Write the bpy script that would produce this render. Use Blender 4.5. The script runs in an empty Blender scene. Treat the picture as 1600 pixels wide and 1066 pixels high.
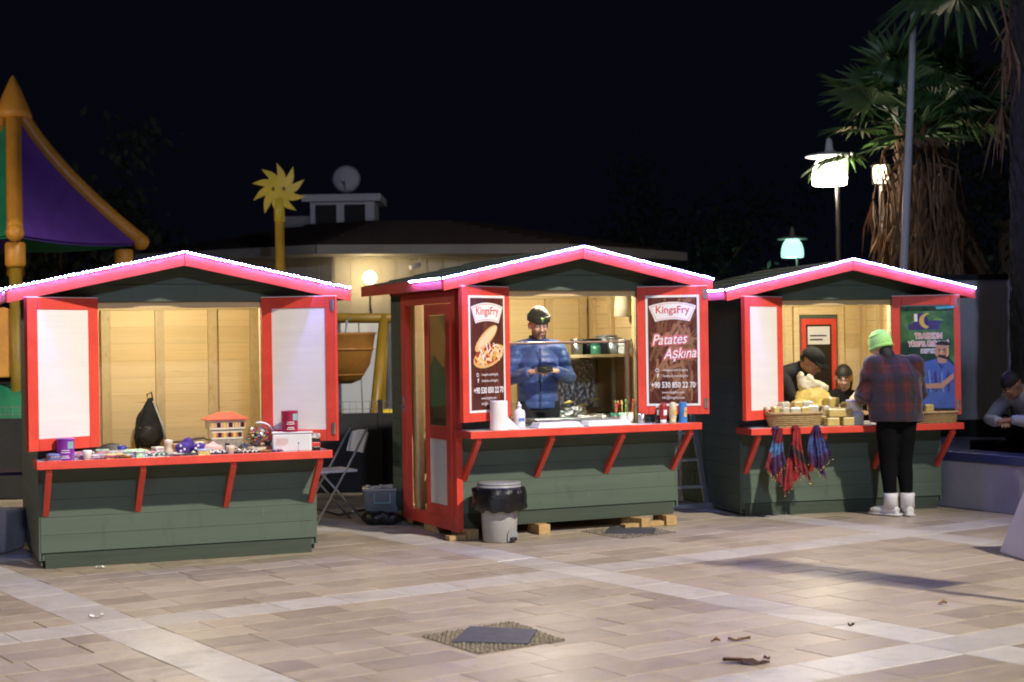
import bpy, bmesh, math, random
from math import sin, cos, pi, radians as R, atan2, sqrt
from mathutils import Vector as V, Matrix as M4, Euler, noise as mnoise
random.seed(7)
S = bpy.context.scene
COL = S.collection

# ------------------------------------------------------------------ camera
F_PX = 2450.0                       # focal length in pixels of a 1600 wide frame
ROLL = 0.015
CAM_H = 1.6
cd = bpy.data.cameras.new('camera')
cam = bpy.data.objects.new('camera', cd)
COL.objects.link(cam)
cd.sensor_width = 36.0
cd.lens = F_PX / 1600 * 36.0
cd.clip_end = 2000.0
cd.dof.use_dof = True
cd.dof.focus_distance = 11.8
cd.dof.aperture_fstop = 2.6
cam.matrix_world = M4.Translation((0, 0, CAM_H)) @ M4.Rotation(pi / 2, 4, 'X') @ M4.Rotation(-ROLL, 4, 'Z')
S.camera = cam

# ------------------------------------------------------------------ night sky and a trace of moonlight
W = bpy.data.worlds.new('World')
S.world = W
W.use_nodes = True
wn = W.node_tree.nodes
sky = wn.new('ShaderNodeTexSky')
sky.sky_type = 'NISHITA'
sky.sun_disc = False
sky.sun_elevation = R(-7)
sky.sun_rotation = R(150)
glow_ = wn.new('ShaderNodeMixRGB'); glow_.blend_type = 'ADD'; glow_.inputs[0].default_value = 1.0
glow_.inputs[2].default_value = (.034, .040, .082, 1)          # town glow on a clear night sky
W.node_tree.links.new(sky.outputs[0], glow_.inputs[1])
W.node_tree.links.new(glow_.outputs[0], wn['Background'].inputs[0])
wn['Background'].inputs[1].default_value = 0.05
sl = bpy.data.lights.new('moon', 'SUN')
sl.energy = 0.012
sl.angle = R(3)
sl.color = (0.8, 0.88, 1.0)
so = bpy.data.objects.new('moon', sl)
COL.objects.link(so)
so.rotation_euler = (R(50), 0, R(25))

S.view_settings.view_transform = 'Standard'
S.view_settings.look = 'None'
S.view_settings.exposure = 0.0
S.view_settings.gamma = 1.0
S.view_settings.use_curve_mapping = False
S.cycles.use_denoising = True
S.cycles.pixel_filter_type = 'BLACKMAN_HARRIS'
S.cycles.filter_width = 1.9
S.cycles.max_bounces = 6
S.cycles.diffuse_bounces = 3
S.cycles.glossy_bounces = 3
S.cycles.transmission_bounces = 6
S.cycles.transparent_max_bounces = 8
S.cycles.sample_clamp_indirect = 3.0
S.cycles.caustics_reflective = False
S.cycles.caustics_refractive = False

# ------------------------------------------------------------------ helpers
def uv(x, y):
    u, v = x - 800.0, y - 533.0
    return u - ROLL * v, v + ROLL * u
def at(x, y, Y):
    u, v = uv(x, y)
    return V((u * Y / F_PX, Y, CAM_H - v * Y / F_PX))
def gp(x, y, z=0.0):
    u, v = uv(x, y)
    Y = (CAM_H - z) * F_PX / v
    return V((u * Y / F_PX, Y, z))

class MB:
    """collects shapes, builds ONE mesh object"""
    def __init__(s):
        s.v, s.f, s.m = [], [], []
        s.mi = 0
    def add(s, vs, fs, mi=None):
        o = len(s.v)
        s.v += [tuple(p) for p in vs]
        s.f += [tuple(i + o for i in f) for f in fs]
        s.m += [s.mi if mi is None else mi] * len(fs)
        return s
    def box(s, a, b, mat=None, mi=None):
        x0, y0, z0 = a; x1, y1, z1 = b
        vs = [V(p) for p in ((x0,y0,z0),(x1,y0,z0),(x1,y1,z0),(x0,y1,z0),(x0,y0,z1),(x1,y0,z1),(x1,y1,z1),(x0,y1,z1))]
        if mat is not None: vs = [mat @ p for p in vs]
        return s.add(vs, [(0,3,2,1),(4,5,6,7),(0,1,5,4),(1,2,6,5),(2,3,7,6),(3,0,4,7)], mi)
    def bar(s, p, q, w, h, up=(0,0,1), mi=None):
        p, q = V(p), V(q)
        d = (q - p).normalized(); up = V(up)
        x = d.cross(up)
        if x.length < 1e-4: x = d.cross(V((1,0,0)))
        x.normalize(); z = x.cross(d)
        vs = []
        for c in (p, q):
            for a, b in ((-1,-1),(1,-1),(1,1),(-1,1)):
                vs.append(c + x*(a*w/2) + z*(b*h/2))
        return s.add(vs, [(3,2,1,0),(4,5,6,7),(0,1,5,4),(1,2,6,5),(2,3,7,6),(3,0,4,7)], mi)
    def loft(s, pts, rad, side=None, n=10, cap=True, mi=None):
        pts = [V(p) for p in pts]
        k = len(pts)
        vs = []
        for i, p in enumerate(pts):
            d = (pts[min(i+1,k-1)] - pts[max(i-1,0)])
            if d.length < 1e-9: d = V((0,0,1))
            d.normalize()
            sd = V(side) if side is not None else (V((0,0,1)) if abs(d.z) < .9 else V((1,0,0)))
            a = sd - d * sd.dot(d)
            if a.length < 1e-5: a = d.orthogonal()
            a.normalize()
            b = d.cross(a)
            r = rad[i] if isinstance(rad, (list, tuple)) else rad
            ra, rb = r if isinstance(r, (list, tuple)) else (r, r)
            for j in range(n):
                t = 2*pi*j/n
                vs.append(p + a*(ra*cos(t)) + b*(rb*sin(t)))
        fs = []
        for i in range(k-1):
            for j in range(n):
                fs.append((i*n+j, i*n+(j+1)%n, (i+1)*n+(j+1)%n, (i+1)*n+j))
        if cap:
            fs.append(tuple(range(n-1,-1,-1)))
            fs.append(tuple((k-1)*n+j for j in range(n)))
        return s.add(vs, fs, mi)
    def lathe(s, prof, c=(0,0,0), n=16, mat=None, mi=None, sx=1, sy=1):
        vs, fs = [], []
        c = V(c)
        for r, z in prof:
            for j in range(n):
                t = 2*pi*j/n
                p = V((r*cos(t)*sx, r*sin(t)*sy, z))
                if mat is not None: p = mat @ p
                vs.append(p + c)
        k = len(prof)
        for i in range(k-1):
            for j in range(n):
                fs.append((i*n+j, i*n+(j+1)%n, (i+1)*n+(j+1)%n, (i+1)*n+j))
        if prof[0][0] > 1e-4: fs.append(tuple(range(n-1,-1,-1)))
        if prof[-1][0] > 1e-4: fs.append(tuple((k-1)*n+j for j in range(n)))
        return s.add(vs, fs, mi)
    def ball(s, c, r, n=12, m=8, mat=None, mi=None):
        rx, ry, rz = r if isinstance(r, (tuple, list)) else (r, r, r)
        prof = [(max(sin(pi*i/m), 1e-5), -cos(pi*i/m)) for i in range(m+1)]
        L = M4.Diagonal((rx, ry, rz, 1))
        if mat is not None: L = mat @ L
        return s.lathe(prof, c, n, L, mi)
    def prism(s, poly, y0, y1, mat=None, mi=None):
        """polygon in x,z pushed from y0 to y1"""
        n = len(poly)
        vs = [V((x, y0, z)) for x, z in poly] + [V((x, y1, z)) for x, z in poly]
        if mat is not None: vs = [mat @ p for p in vs]
        fs = [tuple(range(n)), tuple(range(2*n-1, n-1, -1))]
        for i in range(n):
            j = (i+1) % n
            fs.append((i, i+n, j+n, j))
        return s.add(vs, fs, mi)
    def mesh(s, name, smooth=False):
        me = bpy.data.meshes.new(name)
        me.from_pydata(s.v, [], s.f)
        me.polygons.foreach_set('material_index', s.m)
        if smooth: me.polygons.foreach_set('use_smooth', [True]*len(s.f))
        bm = bmesh.new(); bm.from_mesh(me)
        bmesh.ops.recalc_face_normals(bm, faces=bm.faces)
        bm.to_mesh(me); bm.free()
        me.update()
        return me
    def build(s, name, mat, parent=None, loc=None, rot=None, smooth=False, bevel=0):
        return link(name, s.mesh(name, smooth), mat, parent, loc, rot, bevel)

def link(name, me, mat, parent=None, loc=None, rot=None, bevel=0, scale=None):
    o = bpy.data.objects.new(name, me)
    COL.objects.link(o)
    if mat is not None and len(me.materials) == 0:
        for m in (mat if isinstance(mat, (list, tuple)) else [mat]):
            me.materials.append(MAT[m] if isinstance(m, str) else m)
    if parent is not None: o.parent = parent
    if loc is not None: o.location = loc
    if rot is not None: o.rotation_euler = rot
    if scale is not None: o.scale = scale
    if bevel:
        b = o.modifiers.new('bevel', 'BEVEL'); b.width = bevel; b.segments = 2; b.limit_method = 'ANGLE'
    return o
def tag(o, label=None, cat=None, group=None, kind=None):
    if label: o['label'] = label
    if cat: o['category'] = cat
    if group: o['group'] = group
    if kind: o['kind'] = kind
    return o
def empty(name, loc, rz=0.0, label=None, cat=None, group=None):
    o = bpy.data.objects.new(name, None)
    COL.objects.link(o)
    o.location = loc
    o.rotation_euler = (0, 0, rz)
    o.empty_display_size = .1
    return tag(o, label, cat, group)
TMP = bpy.data.scenes.new('workbench')       # shapes are fused here, away from the big scene
def evald(o):
    with bpy.context.temp_override(scene=TMP, view_layer=TMP.view_layers[0]):
        dg = bpy.context.evaluated_depsgraph_get()
        dg.update()
        return bpy.data.meshes.new_from_object(o.evaluated_get(dg))
def fuse(mb, name, voxel=.008, smooth=4, disp=None, fac=.5):
    """one continuous skin round overlapping shapes"""
    me = mb.mesh(name)
    o = bpy.data.objects.new('tmp', me); TMP.collection.objects.link(o)
    r = o.modifiers.new('r', 'REMESH'); r.mode = 'VOXEL'; r.voxel_size = voxel
    if smooth:
        k = o.modifiers.new('s', 'SMOOTH'); k.iterations = smooth; k.factor = fac
    out = evald(o)
    bpy.data.objects.remove(o); bpy.data.meshes.remove(me)
    out.name = name
    out.materials.clear()
    if disp:
        nv = len(out.vertices)
        co, no = [0.0]*(3*nv), [0.0]*(3*nv)
        out.vertices.foreach_get('co', co); out.vertex_normals.foreach_get('vector', no)
        for i in range(0, 3*nv, 3):
            c, n = V(co[i:i+3]), V(no[i:i+3])
            co[i:i+3] = c + n*disp(c, n)
        out.vertices.foreach_set('co', co)
    out.polygons.foreach_set('use_smooth', [True]*len(out.polygons))
    out.update()
    return out
def text_mesh(body, size=.1, offset=0.0, shear=0.0, align='CENTER', width=None, extrude=0.0006, space=1.0):
    c = bpy.data.curves.new('t', 'FONT')
    c.body = body; c.size = size; c.offset = offset; c.shear = shear; c.align_x = align
    c.extrude = extrude; c.resolution_u = 3; c.space_character = space
    o = bpy.data.objects.new('tmp', c); TMP.collection.objects.link(o)
    me = evald(o)
    bpy.data.objects.remove(o); bpy.data.curves.remove(c)
    me.materials.clear()
    me.name = 'lettering'
    if width:
        xs = [p.co.x for p in me.vertices]
        k = width / max(max(xs) - min(xs), 1e-6)
        for p in me.vertices: p.co.x *= k
    for p in me.vertices:            # stand it up: x right, z up, facing -y
        x, y, z = p.co
        p.co = (x, -z, y)
    return me

# ------------------------------------------------------------------ materials
MAT = {}
class NT:
    def __init__(s, name):
        m = bpy.data.materials.new(name); m.use_nodes = True
        s.m, s.t = m, m.node_tree
        s.b = s.t.nodes['Principled BSDF']
        MAT[name] = m
    def n(s, kind, **kw):
        x = s.t.nodes.new('ShaderNode' + kind)
        for k, v in kw.items(): setattr(x, k, v)
        return x
    def l(s, a, b): s.t.links.new(a, b)
    def val(s, sock, v):
        if hasattr(v, 'default_value') or hasattr(v, 'is_linked'): s.l(v, sock)
        else: sock.default_value = v
    def mix(s, f, a, b, mode='MIX'):
        x = s.n('MixRGB'); x.blend_type = mode
        for i, v in enumerate((f, a, b)):
            if isinstance(v, tuple) and len(v) == 3: v = (*v, 1)
            s.val(x.inputs[i], v)
        return x.outputs[0]
    def math(s, op, a, b=0.0):
        x = s.n('Math'); x.operation = op
        s.val(x.inputs[0], a); s.val(x.inputs[1], b)
        return x.outputs[0]
    def coord(s, scale=(1,1,1), kind='Object', rot=(0,0,0), rnd=True):
        tc = s.n('TexCoord'); mp = s.n('Mapping')
        s.l(tc.outputs[kind], mp.inputs[0])
        mp.inputs['Scale'].default_value = scale
        mp.inputs['Rotation'].default_value = rot
        if rnd:
            oi = s.n('ObjectInfo')
            k = s.n('Vector'+'Math'); k.operation = 'SCALE'
            cx = s.n('CombineXYZ')
            for i in range(3): s.l(oi.outputs['Random'], cx.inputs[i])
            s.l(cx.outputs[0], k.inputs[0]); k.inputs['Scale'].default_value = 17.0
            s.l(k.outputs[0], mp.inputs['Location'])
        return mp.outputs[0]
    def noise(s, vec, scale=5, detail=4, rough=.55, dist=0.0):
        x = s.n('TexNoise')
        s.l(vec, x.inputs['Vector'])
        x.inputs['Scale'].default_value = scale; x.inputs['Detail'].default_value = detail
        x.inputs['Roughness'].default_value = rough; x.inputs['Distortion'].default_value = dist
        return x.outputs['Fac']
    def ramp(s, f, stops):
        x = s.n('ValToRGB')
        e = x.color_ramp.elements
        while len(e) < len(stops): e.new(0.5)
        for q, (p, c) in zip(e, stops):
            q.position = p
            q.color = (*c, 1) if isinstance(c, tuple) else (c, c, c, 1)
        s.l(f, x.inputs[0])
        return x.outputs[0]
    def bump(s, h, strength=.3, dist=.01):
        x = s.n('Bump'); x.inputs['Strength'].default_value = strength; x.inputs['Distance'].default_value = dist
        s.l(h, x.inputs['Height']); s.l(x.outputs[0], s.b.inputs['Normal'])
    def set(s, **kw):
        names = dict(color='Base Color', rough='Roughness', metal='Metallic', spec='Specular IOR Level', trans='Transmission Weight',
                     coat='Coat Weight', emit='Emission Color', estr='Emission Strength', alpha='Alpha', ior='IOR', sheen='Sheen Weight', sss='Subsurface Weight')
        for k, v in kw.items():
            if isinstance(v, tuple) and len(v) == 3: v = (*v, 1)
            s.val(s.b.inputs[names[k]], v)
        return s

def plain(name, c, rough=.5, vary=.12, scale=6, bump=.15, metal=0.0, stretch=(1,1,1), coat=0.0, dist=.004, wear=None):
    """a coloured surface with uneven tone, uneven gloss and fine relief"""
    t = NT(name)
    co = t.coord(stretch)
    n1 = t.noise(co, scale, 5)
    n2 = t.noise(co, scale*9, 3)
    f = t.mix(.35, n1, n2)
    lo = tuple(max(0, x*(1-vary*1.6)) for x in c); hi = tuple(min(1, x*(1+vary*1.6)) for x in c)
    col = t.ramp(f, [(.3, lo), (.7, hi)])
    if wear:
        w = t.noise(co, scale*2.3, 6, .7)
        col = t.mix(t.ramp(w, [(.60, 0.0), (.72, .7)]), col, wear)
    t.set(color=col, metal=metal, coat=coat)
    t.set(rough=t.ramp(n1, [(.25, max(rough-.1, .03)), (.75, min(rough+.12, 1))]))
    if bump: t.bump(n2, bump, dist)
    return t

def glow(name, c, strength):
    t = NT(name)
    t.set(color=(.8,.8,.8), emit=c, estr=strength, rough=.4)
    return t

plain('red_paint', (.74,.070,.042), .42, .10, 5, .25, stretch=(1,1,1), coat=.15, wear=(.55,.06,.03))
plain('white_paint', (.80,.77,.73), .5, .04, 4, .2)
plain('laminate', (.74,.72,.72), .35, .05, 4, .08)
plain('roof_felt', (.030,.045,.040), .85, .25, 8, .5, dist=.006)
plain('metal', (.55,.55,.55), .35, .1, 8, .1, metal=1.0)
plain('dull_metal', (.38,.38,.39), .5, .15, 8, .15, metal=.8)
plain('black_plastic', (.012,.012,.013), .5, .2, 6, .1)
plain('dark_cloth', (.010,.010,.012), .9, .25, 30, .4)
plain('rubber', (.02,.02,.02), .8)
plain('grey_plastic', (.42,.41,.39), .42, .08, 5, .08)
plain('lid_grey', (.30,.30,.31), .4, .08, 5, .08)
plain('white_plastic', (.78,.78,.80), .35, .04, 5, .05)
plain('paper', (.84,.82,.83), .85, .03, 20, .25)
plain('orange_plastic', (.62,.27,.035), .45, .12, 3, .1)
plain('purple_plastic', (.12,.045,.33), .5, .15, 3, .15)
plain('green_plastic', (.02,.22,.12), .45, .15, 3, .1)
plain('yellow_paint', (.82,.62,.06), .4, .12, 5, .1)
plain('mustard_paint', (.26,.16,.015), .45, .15, 5, .1)
plain('concrete', (.33,.31,.32), .8, .15, 5, .35)
plain('planter_paint', (.40,.39,.46), .7, .08, 3, .3)
plain('bench_blue', (.04,.05,.16), .35, .12, 4, .1)
plain('hinge_steel', (.34,.31,.27), .5, .2, 20, .1, metal=.9)
plain('aluminium', (.62,.63,.64), .38, .1, 10, .1, metal=.9)
plain('skirt', (.05,.068,.048), .8, .2, 5, .3)
plain('cream_wall', (.50,.46,.38), .7, .07, 2, .2)
plain('gutter', (.24,.23,.22), .6, .08, 3, .1)
plain('roof_tile', (.022,.010,.009), .8, .25, 4, .4)
plain('dark_wall', (.025,.025,.028), .85, .3, 3, .3)
plain('white_wall', (.62,.61,.67), .8, .06, 2, .25)
plain('brown_steel', (.16,.10,.075), .4, .15, 6, .1, metal=.3)
plain('phone_black', (.008,.008,.010), .15, .1)
plain('black_pot', (.02,.019,.018), .4, .3, 8, .2, metal=.5)
plain('cheese', (.80,.62,.22), .45, .12, 18, .35, coat=.3)
plain('cheese_white', (.80,.76,.58), .4, .08, 18, .3, coat=.4)
plain('wicker', (.42,.29,.12), .7, .25, 30, .6)
plain('scarf_red', (.16,.012,.018), .9, .5, 22, .5, stretch=(1,1,2.2))
plain('scarf_blue', (.05,.06,.20), .9, .6, 18, .5, stretch=(1,1,3))
plain('scarf_purple', (.05,.015,.07), .9, .5, 20, .5, stretch=(1,1,3))
plain('jar_lid', (.62,.62,.70), .35, .06)
plain('box_grey', (.16,.17,.18), .35, .2, 5, .1)
plain('bin_bag', (.006,.006,.007), .22, .3, 8, .5, dist=.012)
plain('pallet_wood', (.46,.30,.13), .8, .25, 6, .4, stretch=(1,6,1))
plain('dead_frond', (.25,.145,.075), .85, .35, 12, .5)
plain('trunk_bark', (.13,.095,.07), .9, .35, 14, .9, dist=.03)
plain('dark_leaf', (.012,.022,.012), .7, .35, 5, .1)
plain('litter_brown', (.06,.025,.014), .8, .4, 20, .4)

# painted siding: long grain under the paint
def siding(name, c, vary=.10, rnd=.10):
    t = NT(name)
    co = t.coord((1.2, 1.2, 26))
    g = t.noise(co, 3.0, 5, .6, .4)
    b = t.noise(t.coord((1,1,1)), 2.2, 4)
    f = t.mix(.4, b, g)
    lo = tuple(x*(1-vary*1.7) for x in c); hi = tuple(x*(1+vary*1.7) for x in c)
    oi = t.n('ObjectInfo')
    col = t.ramp(f, [(.3, lo), (.7, hi)])
    v = t.math('MULTIPLY_ADD', oi.outputs['Random'], rnd)
    v.node.inputs[2].default_value = 1-rnd/2
    col = t.mix(1.0, col, v, 'MULTIPLY')
    if rnd > .05:                                # chips, rubbed streaks and splashes in the paint
        gm = t.n('NewGeometry'); mp = t.n('Mapping'); t.l(gm.outputs['Position'], mp.inputs[0]); mp.inputs['Scale'].default_value = (1,1,.35)
        d1 = t.noise(mp.outputs[0], 7.0, 7, .72, .4)
        col = t.mix(t.ramp(d1, [(.56, 0.0), (.72, .55)]), col, tuple(x*.55 for x in c))
        d2 = t.noise(mp.outputs[0], 31.0, 5, .6)
        col = t.mix(t.ramp(d2, [(.70, 0.0), (.74, .5)]), col, (.30,.27,.20))
    t.set(color=col, rough=t.ramp(b, [(.3, .5), (.7, .72)]))
    t.bump(g, .35, .004)
siding('green_paint', (.084,.118,.086))
siding('bead_white', (.79,.745,.69), .02, .015)

def pine(name='pine', base=.92):
    t = NT(name)
    co = t.coord((1.0, 1.0, 14))
    w = t.noise(co, 2.2, 6, .6, .9)
    g = t.noise(t.coord((6, 6, 90)), 3, 3)
    big = t.noise(t.coord((1,1,1)), 1.3, 2)
    vo = t.n('TexVoronoi'); vo.feature = 'F1'
    t.l(t.coord((2.4, 2.4, 7.0)), vo.inputs['Vector']); vo.inputs['Scale'].default_value = 1.0
    k = t.ramp(vo.outputs['Distance'], [(.05, 1.0), (.11, 0.0)])
    f = t.mix(.3, w, g)
    c = t.ramp(f, [(.28, (.60,.42,.19)), (.5, (.75,.56,.285)), (.74, (.84,.68,.39))])
    c = t.mix(t.ramp(big, [(.35, 0.0), (.7, .35)]), c, (.66,.44,.19))
    c = t.mix(k, c, (.25,.115,.04))
    oi = t.n('ObjectInfo')
    v = t.math('MULTIPLY_ADD', oi.outputs['Random'], .12); v.node.inputs[2].default_value = base
    c = t.mix(1.0, c, v, 'MULTIPLY')
    t.set(color=c, rough=.55)
    t.bump(f, .3, .003)
pine()
pine('pine_stud', .70)

def paving(name, stops, attr, rough):
    t = NT(name)
    co = t.coord((1,1,1), rnd=not attr)
    n1 = t.noise(co, 3.0, 6, .62, .6)
    n2 = t.noise(co, 34, 4, .6)
    if attr:
        a = t.n('Attribute'); a.attribute_name = 'tone'
        r = a.outputs['Fac']
    else:
        r = t.n('ObjectInfo').outputs['Random']
    f = t.math('ADD', t.math('MULTIPLY', r, .50), t.math('MULTIPLY', n1, .50))
    c = t.ramp(f, stops)
    c = t.mix(t.ramp(n2, [(.42, .0), (.75, .35)]), c, tuple(x*.62 for x in stops[1][1]))
    # pale scuffs and dark stains with shapes of their own, in world space across joints
    geo = t.n('NewGeometry')
    m = t.n('Mapping'); t.l(geo.outputs['Position'], m.inputs[0])
    st = t.noise(m.outputs[0], .75, 7, .66, 1.2)
    c = t.mix(t.ramp(st, [(.50, 0.0), (.70, .55)]), c, (.15,.115,.085))
    sc = t.noise(m.outputs[0], 2.1, 7, .7, .8)
    c = t.mix(t.ramp(sc, [(.63, 0.0), (.68, .5)]), c, (.56,.49,.40))
    gv = t.n('TexVoronoi'); t.l(m.outputs[0], gv.inputs['Vector']); gv.inputs['Scale'].default_value = 3.1
    gsel = t.math('GREATER_THAN', gv.outputs['Color'], .80)
    gum = t.math('MULTIPLY', t.ramp(gv.outputs['Distance'], [(.035, 1.0), (.055, 0.0)]), gsel)
    c = t.mix(t.math('MULTIPLY', gum, .75), c, (.10,.085,.075))
    fine = t.noise(m.outputs[0], 9.0, 6, .75, .3)
    c = t.mix(t.ramp(fine, [(.52, 0.0), (.78, .5)]), c, (.19,.155,.12))
    t.set(color=c)
    rr = t.mix(.5, n1, st)
    t.set(rough=t.ramp(rr, [(.3, rough-.12), (.7, rough+.16)]))
    t.bump(t.mix(.6, n1, n2), .22, .006)
TILE = [(.15, (.25,.205,.155)), (.40, (.385,.318,.235)), (.60, (.475,.395,.295)), (.85, (.45,.395,.325))]
BAND = [(.15, (.43,.395,.355)), (.45, (.53,.49,.44)), (.65, (.59,.55,.50)), (.85, (.53,.51,.48))]
paving('tile_stone', TILE, False, .40)
paving('tile_stone_far', TILE, True, .40)
paving('band_stone', BAND, False, .38)
paving('band_stone_far', BAND, True, .38)
plain('grout', (.22,.175,.13), .9, .35, 9, .5)

def glass(name, tint=(.9,.95,.95), rough=.02):
    t = NT(name)
    out = t.t.nodes['Material Output']
    tr = t.n('BsdfTransparent'); tr.inputs[0].default_value = (*tint, 1)
    gl = t.n('BsdfGlossy'); gl.inputs['Roughness'].default_value = rough
    fr = t.n('Fresnel'); fr.inputs[0].default_value = 1.5
    n = t.noise(t.coord(), 4, 5)
    gm = t.n('NewGeometry')
    front = t.math('SUBTRACT', 1.0, gm.outputs['Backfacing'])
    ms = t.n('MixShader'); t.l(t.math('MULTIPLY', front, t.math('ADD', fr.outputs[0], t.math('MULTIPLY', n, .05))), ms.inputs[0])
    t.l(tr.outputs[0], ms.inputs[1]); t.l(gl.outputs[0], ms.inputs[2])
    t.l(ms.outputs[0], out.inputs[0])
glass('clear_glass')
glass('smoked_glass', (.25,.27,.30))
glass('clear_film', (.86,.85,.82), .25)

glow('led_bead', (.17,.20,1.0), 460.0)
glow('lamp_white', (1.0,.86,.70), 22.0)
glow('lamp_green', (.45,1.0,.74), 1.5)
glow('lamp_far', (1.0,.80,.50), 9.0)
glow('bulb_warm', (1.0,.74,.38), 26.0)
glow('shop_light', (.95,.92,.85), .22)

# ================================================================== GROUND
DS = V((.83, .557)).normalized()         # along the cross bands
DT = V((-DS.y, DS.x))
TH = atan2(DS.y, DS.x)
def st_xy(s, t): return (DS.x*s + DT.x*t, DS.y*s + DT.y*t)
g = MB()
g.add([(-400,-60,-.02),(400,-60,-.02),(400,900,-.02),(-400,900,-.02)], [(0,1,2,3)])
ground = tag(g.build('ground', 'grout'), 'stone paved plaza reaching back past the market stalls', kind='structure')
ground['category'] = 'paving'
del ground['category']

def unit_tile():
    b = MB()
    c = .5
    def ring(k, z): return [(-k[0],-k[1],z),(k[0],-k[1],z),(k[0],k[1],z),(-k[0],k[1],z)]
    vs = ring((c,c),-.019) + ring((c,c),-.003) + ring((c-.008,c-.014),0.0)
    fs = [(8,9,10,11)]
    for a in (0,4):
        for i in range(4):
            j = (i+1) % 4
            fs.append((a+i, a+j, a+4+j, a+4+i))
    b.add(vs, fs)
    return b
pieces = []                                # (kind, s0, s1, t0, t1)
GA, GB, BWD, J = 3.30, 3.32, .35, .0055
A0, B0 = 3.12, 5.45
rt = random.Random(3)
for i in range(-3, 6):
    for j in range(-2, 6):
        s0, t0 = A0 + i*GA - BWD/2, B0 + j*GB - BWD/2
        pieces.append(('band', s0, s0+BWD, t0, t0+BWD))
        n = 7
        L = (GA-BWD)/n
        for k in range(n):
            pieces.append(('band', s0+BWD+k*L, s0+BWD+(k+1)*L, t0, t0+BWD))
        L = (GB-BWD)/5
        for k in range(5):
            pieces.append(('band', s0, s0+BWD, t0+BWD+k*L, t0+BWD+(k+1)*L))
        nr = 11
        h = (GB-BWD)/nr
        for r in range(nr):
            x = s0+BWD; e = s0+GA
            first = True
            while x < e-1e-6:
                w = rt.choice((.42,.46,.50,.56)) if not first else rt.uniform(.2,.46)
                first = False
                if e-(x+w) < .16: w = e-x
                pieces.append(('tile', x, x+w, t0+BWD+r*h, t0+BWD+(r+1)*h))
                x += w
cand = []
for p in pieces:
    x, y = st_xy((p[1]+p[2])/2, (p[3]+p[4])/2)
    if y < 5.5 or y > 19 or abs(x) > 1.2 + .40*y: continue
    a = (p[2]-p[1])*(p[4]-p[3])
    vis = abs(x) < .335*y and y > 7.3
    cand.append(((a/y**3) if vis else 0.0, p, x, y))
cand.sort(key=lambda q: -q[0])
cnt = {'tile': 0, 'band': 0}
tile_me, band_me = unit_tile().mesh('paving_tile'), unit_tile().mesh('band_tile')
far = {'tile': (MB(), []), 'band': (MB(), [])}
for sc_, p, x, y in cand:
    kd = p[0]
    w, h = p[2]-p[1]-J*rt.uniform(.6,1.5), p[4]-p[3]-J*rt.uniform(.5,1.2)
    z = rt.uniform(-.0016, .0)
    tilt = (rt.gauss(0,.0016), rt.gauss(0,.0016), TH + rt.gauss(0,.002))
    if cnt[kd] < 298:
        cnt[kd] += 1
        link('paving_tile' if kd == 'tile' else 'band_tile', tile_me if kd == 'tile' else band_me,
             'tile_stone' if kd == 'tile' else 'band_stone', ground, (x, y, z), tilt, scale=(w, h, 1))
    else:
        mb, tones = far[kd]
        m = M4.Translation((x, y, z)) @ Euler(tilt).to_matrix().to_4x4() @ M4.Diagonal((w, h, 1, 1))
        u = unit_tile()
        mb.add([m @ V(q) for q in u.v], u.f)
        tones.append((rt.random(), len(u.v)))
for kd, (mb, tones) in far.items():
    if not mb.f: continue
    me = mb.mesh(kd + '_field')
    at_ = me.attributes.new('tone', 'FLOAT', 'POINT')
    k = 0
    for tv, n in tones:
        for q in range(n): at_.data[k+q].value = tv
        k += n
    tag(link('paving_field' if kd == 'tile' else 'band_field', me, kd == 'tile' and 'tile_stone_far' or 'band_stone_far', ground), kind='stuff')

# service cover in a patch of pebbles, in the middle of a paving panel
plain('pebble', (.20,.17,.12), .7, .6, 40, .4)
plain('cover_slate', (.060,.060,.075), .55, .12, 14, .4)
def drain(corners, plate, label, group='service covers set in the paving'):
    c = sum(corners, V((0,0,0))) / 4
    root = empty('service_cover', (c.x, c.y, 0), 0, label, 'cover', group)
    b = MB()
    q = [p - c for p in corners]
    b.add([(p.x,p.y,.001) for p in q] + [(p.x,p.y,.003) for p in q], [(4,5,6,7),(0,1,5,4),(1,2,6,5),(2,3,7,6),(3,0,4,7)])
    b.build('mortar_bed', 'grout', root)
    pl = [p - c for p in plate]
    b = MB()
    b.add([(p.x,p.y,.003) for p in pl] + [(p.x,p.y,.013) for p in pl], [(4,5,6,7),(0,1,5,4),(1,2,6,5),(2,3,7,6),(3,0,4,7)])
    b.build('cover_plate', 'cover_slate', root, bevel=.002)
    b = MB()
    def inside(pt, poly):
        s = 0
        for i in range(4):
            a, d = poly[i], poly[(i+1)%4]
            cr = (d.x-a.x)*(pt[1]-a.y) - (d.y-a.y)*(pt[0]-a.x)
            s += 1 if cr > 0 else -1
        return abs(s) == 4
    rr = random.Random(5)
    x0, x1 = min(p.x for p in q), max(p.x for p in q); y0, y1 = min(p.y for p in q), max(p.y for p in q)
    y = y0
    while y < y1:
        x = x0
        while x < x1:
            pt = (x+rr.uniform(-.006,.006), y+rr.uniform(-.006,.006))
            if inside(pt, q) and not inside(pt, pl):
                r = rr.uniform(.007,.013)
                b.lathe([(r,.0),(r*.9,.006),(r*.4,.010)], (pt[0],pt[1],.001), 6, mat=M4.Rotation(rr.random()*3,4,'Z') @ M4.Diagonal((1,rr.uniform(.6,1),1,1)))
            x += .024
        y += .024
    tag(b.build('pebbles', 'pebble', root), kind='stuff')
dc = [gp(658,995), gp(748,1023), gp(882,1001), gp(800,972)]
dp = [gp(706,1006), gp(825,1009), gp(840,987), gp(734,982)]
drain(dc, dp, 'dark slate service cover in a pebble diamond in the open paving before the stalls')
sh = V((*st_xy(GA, GB), 0))
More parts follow.
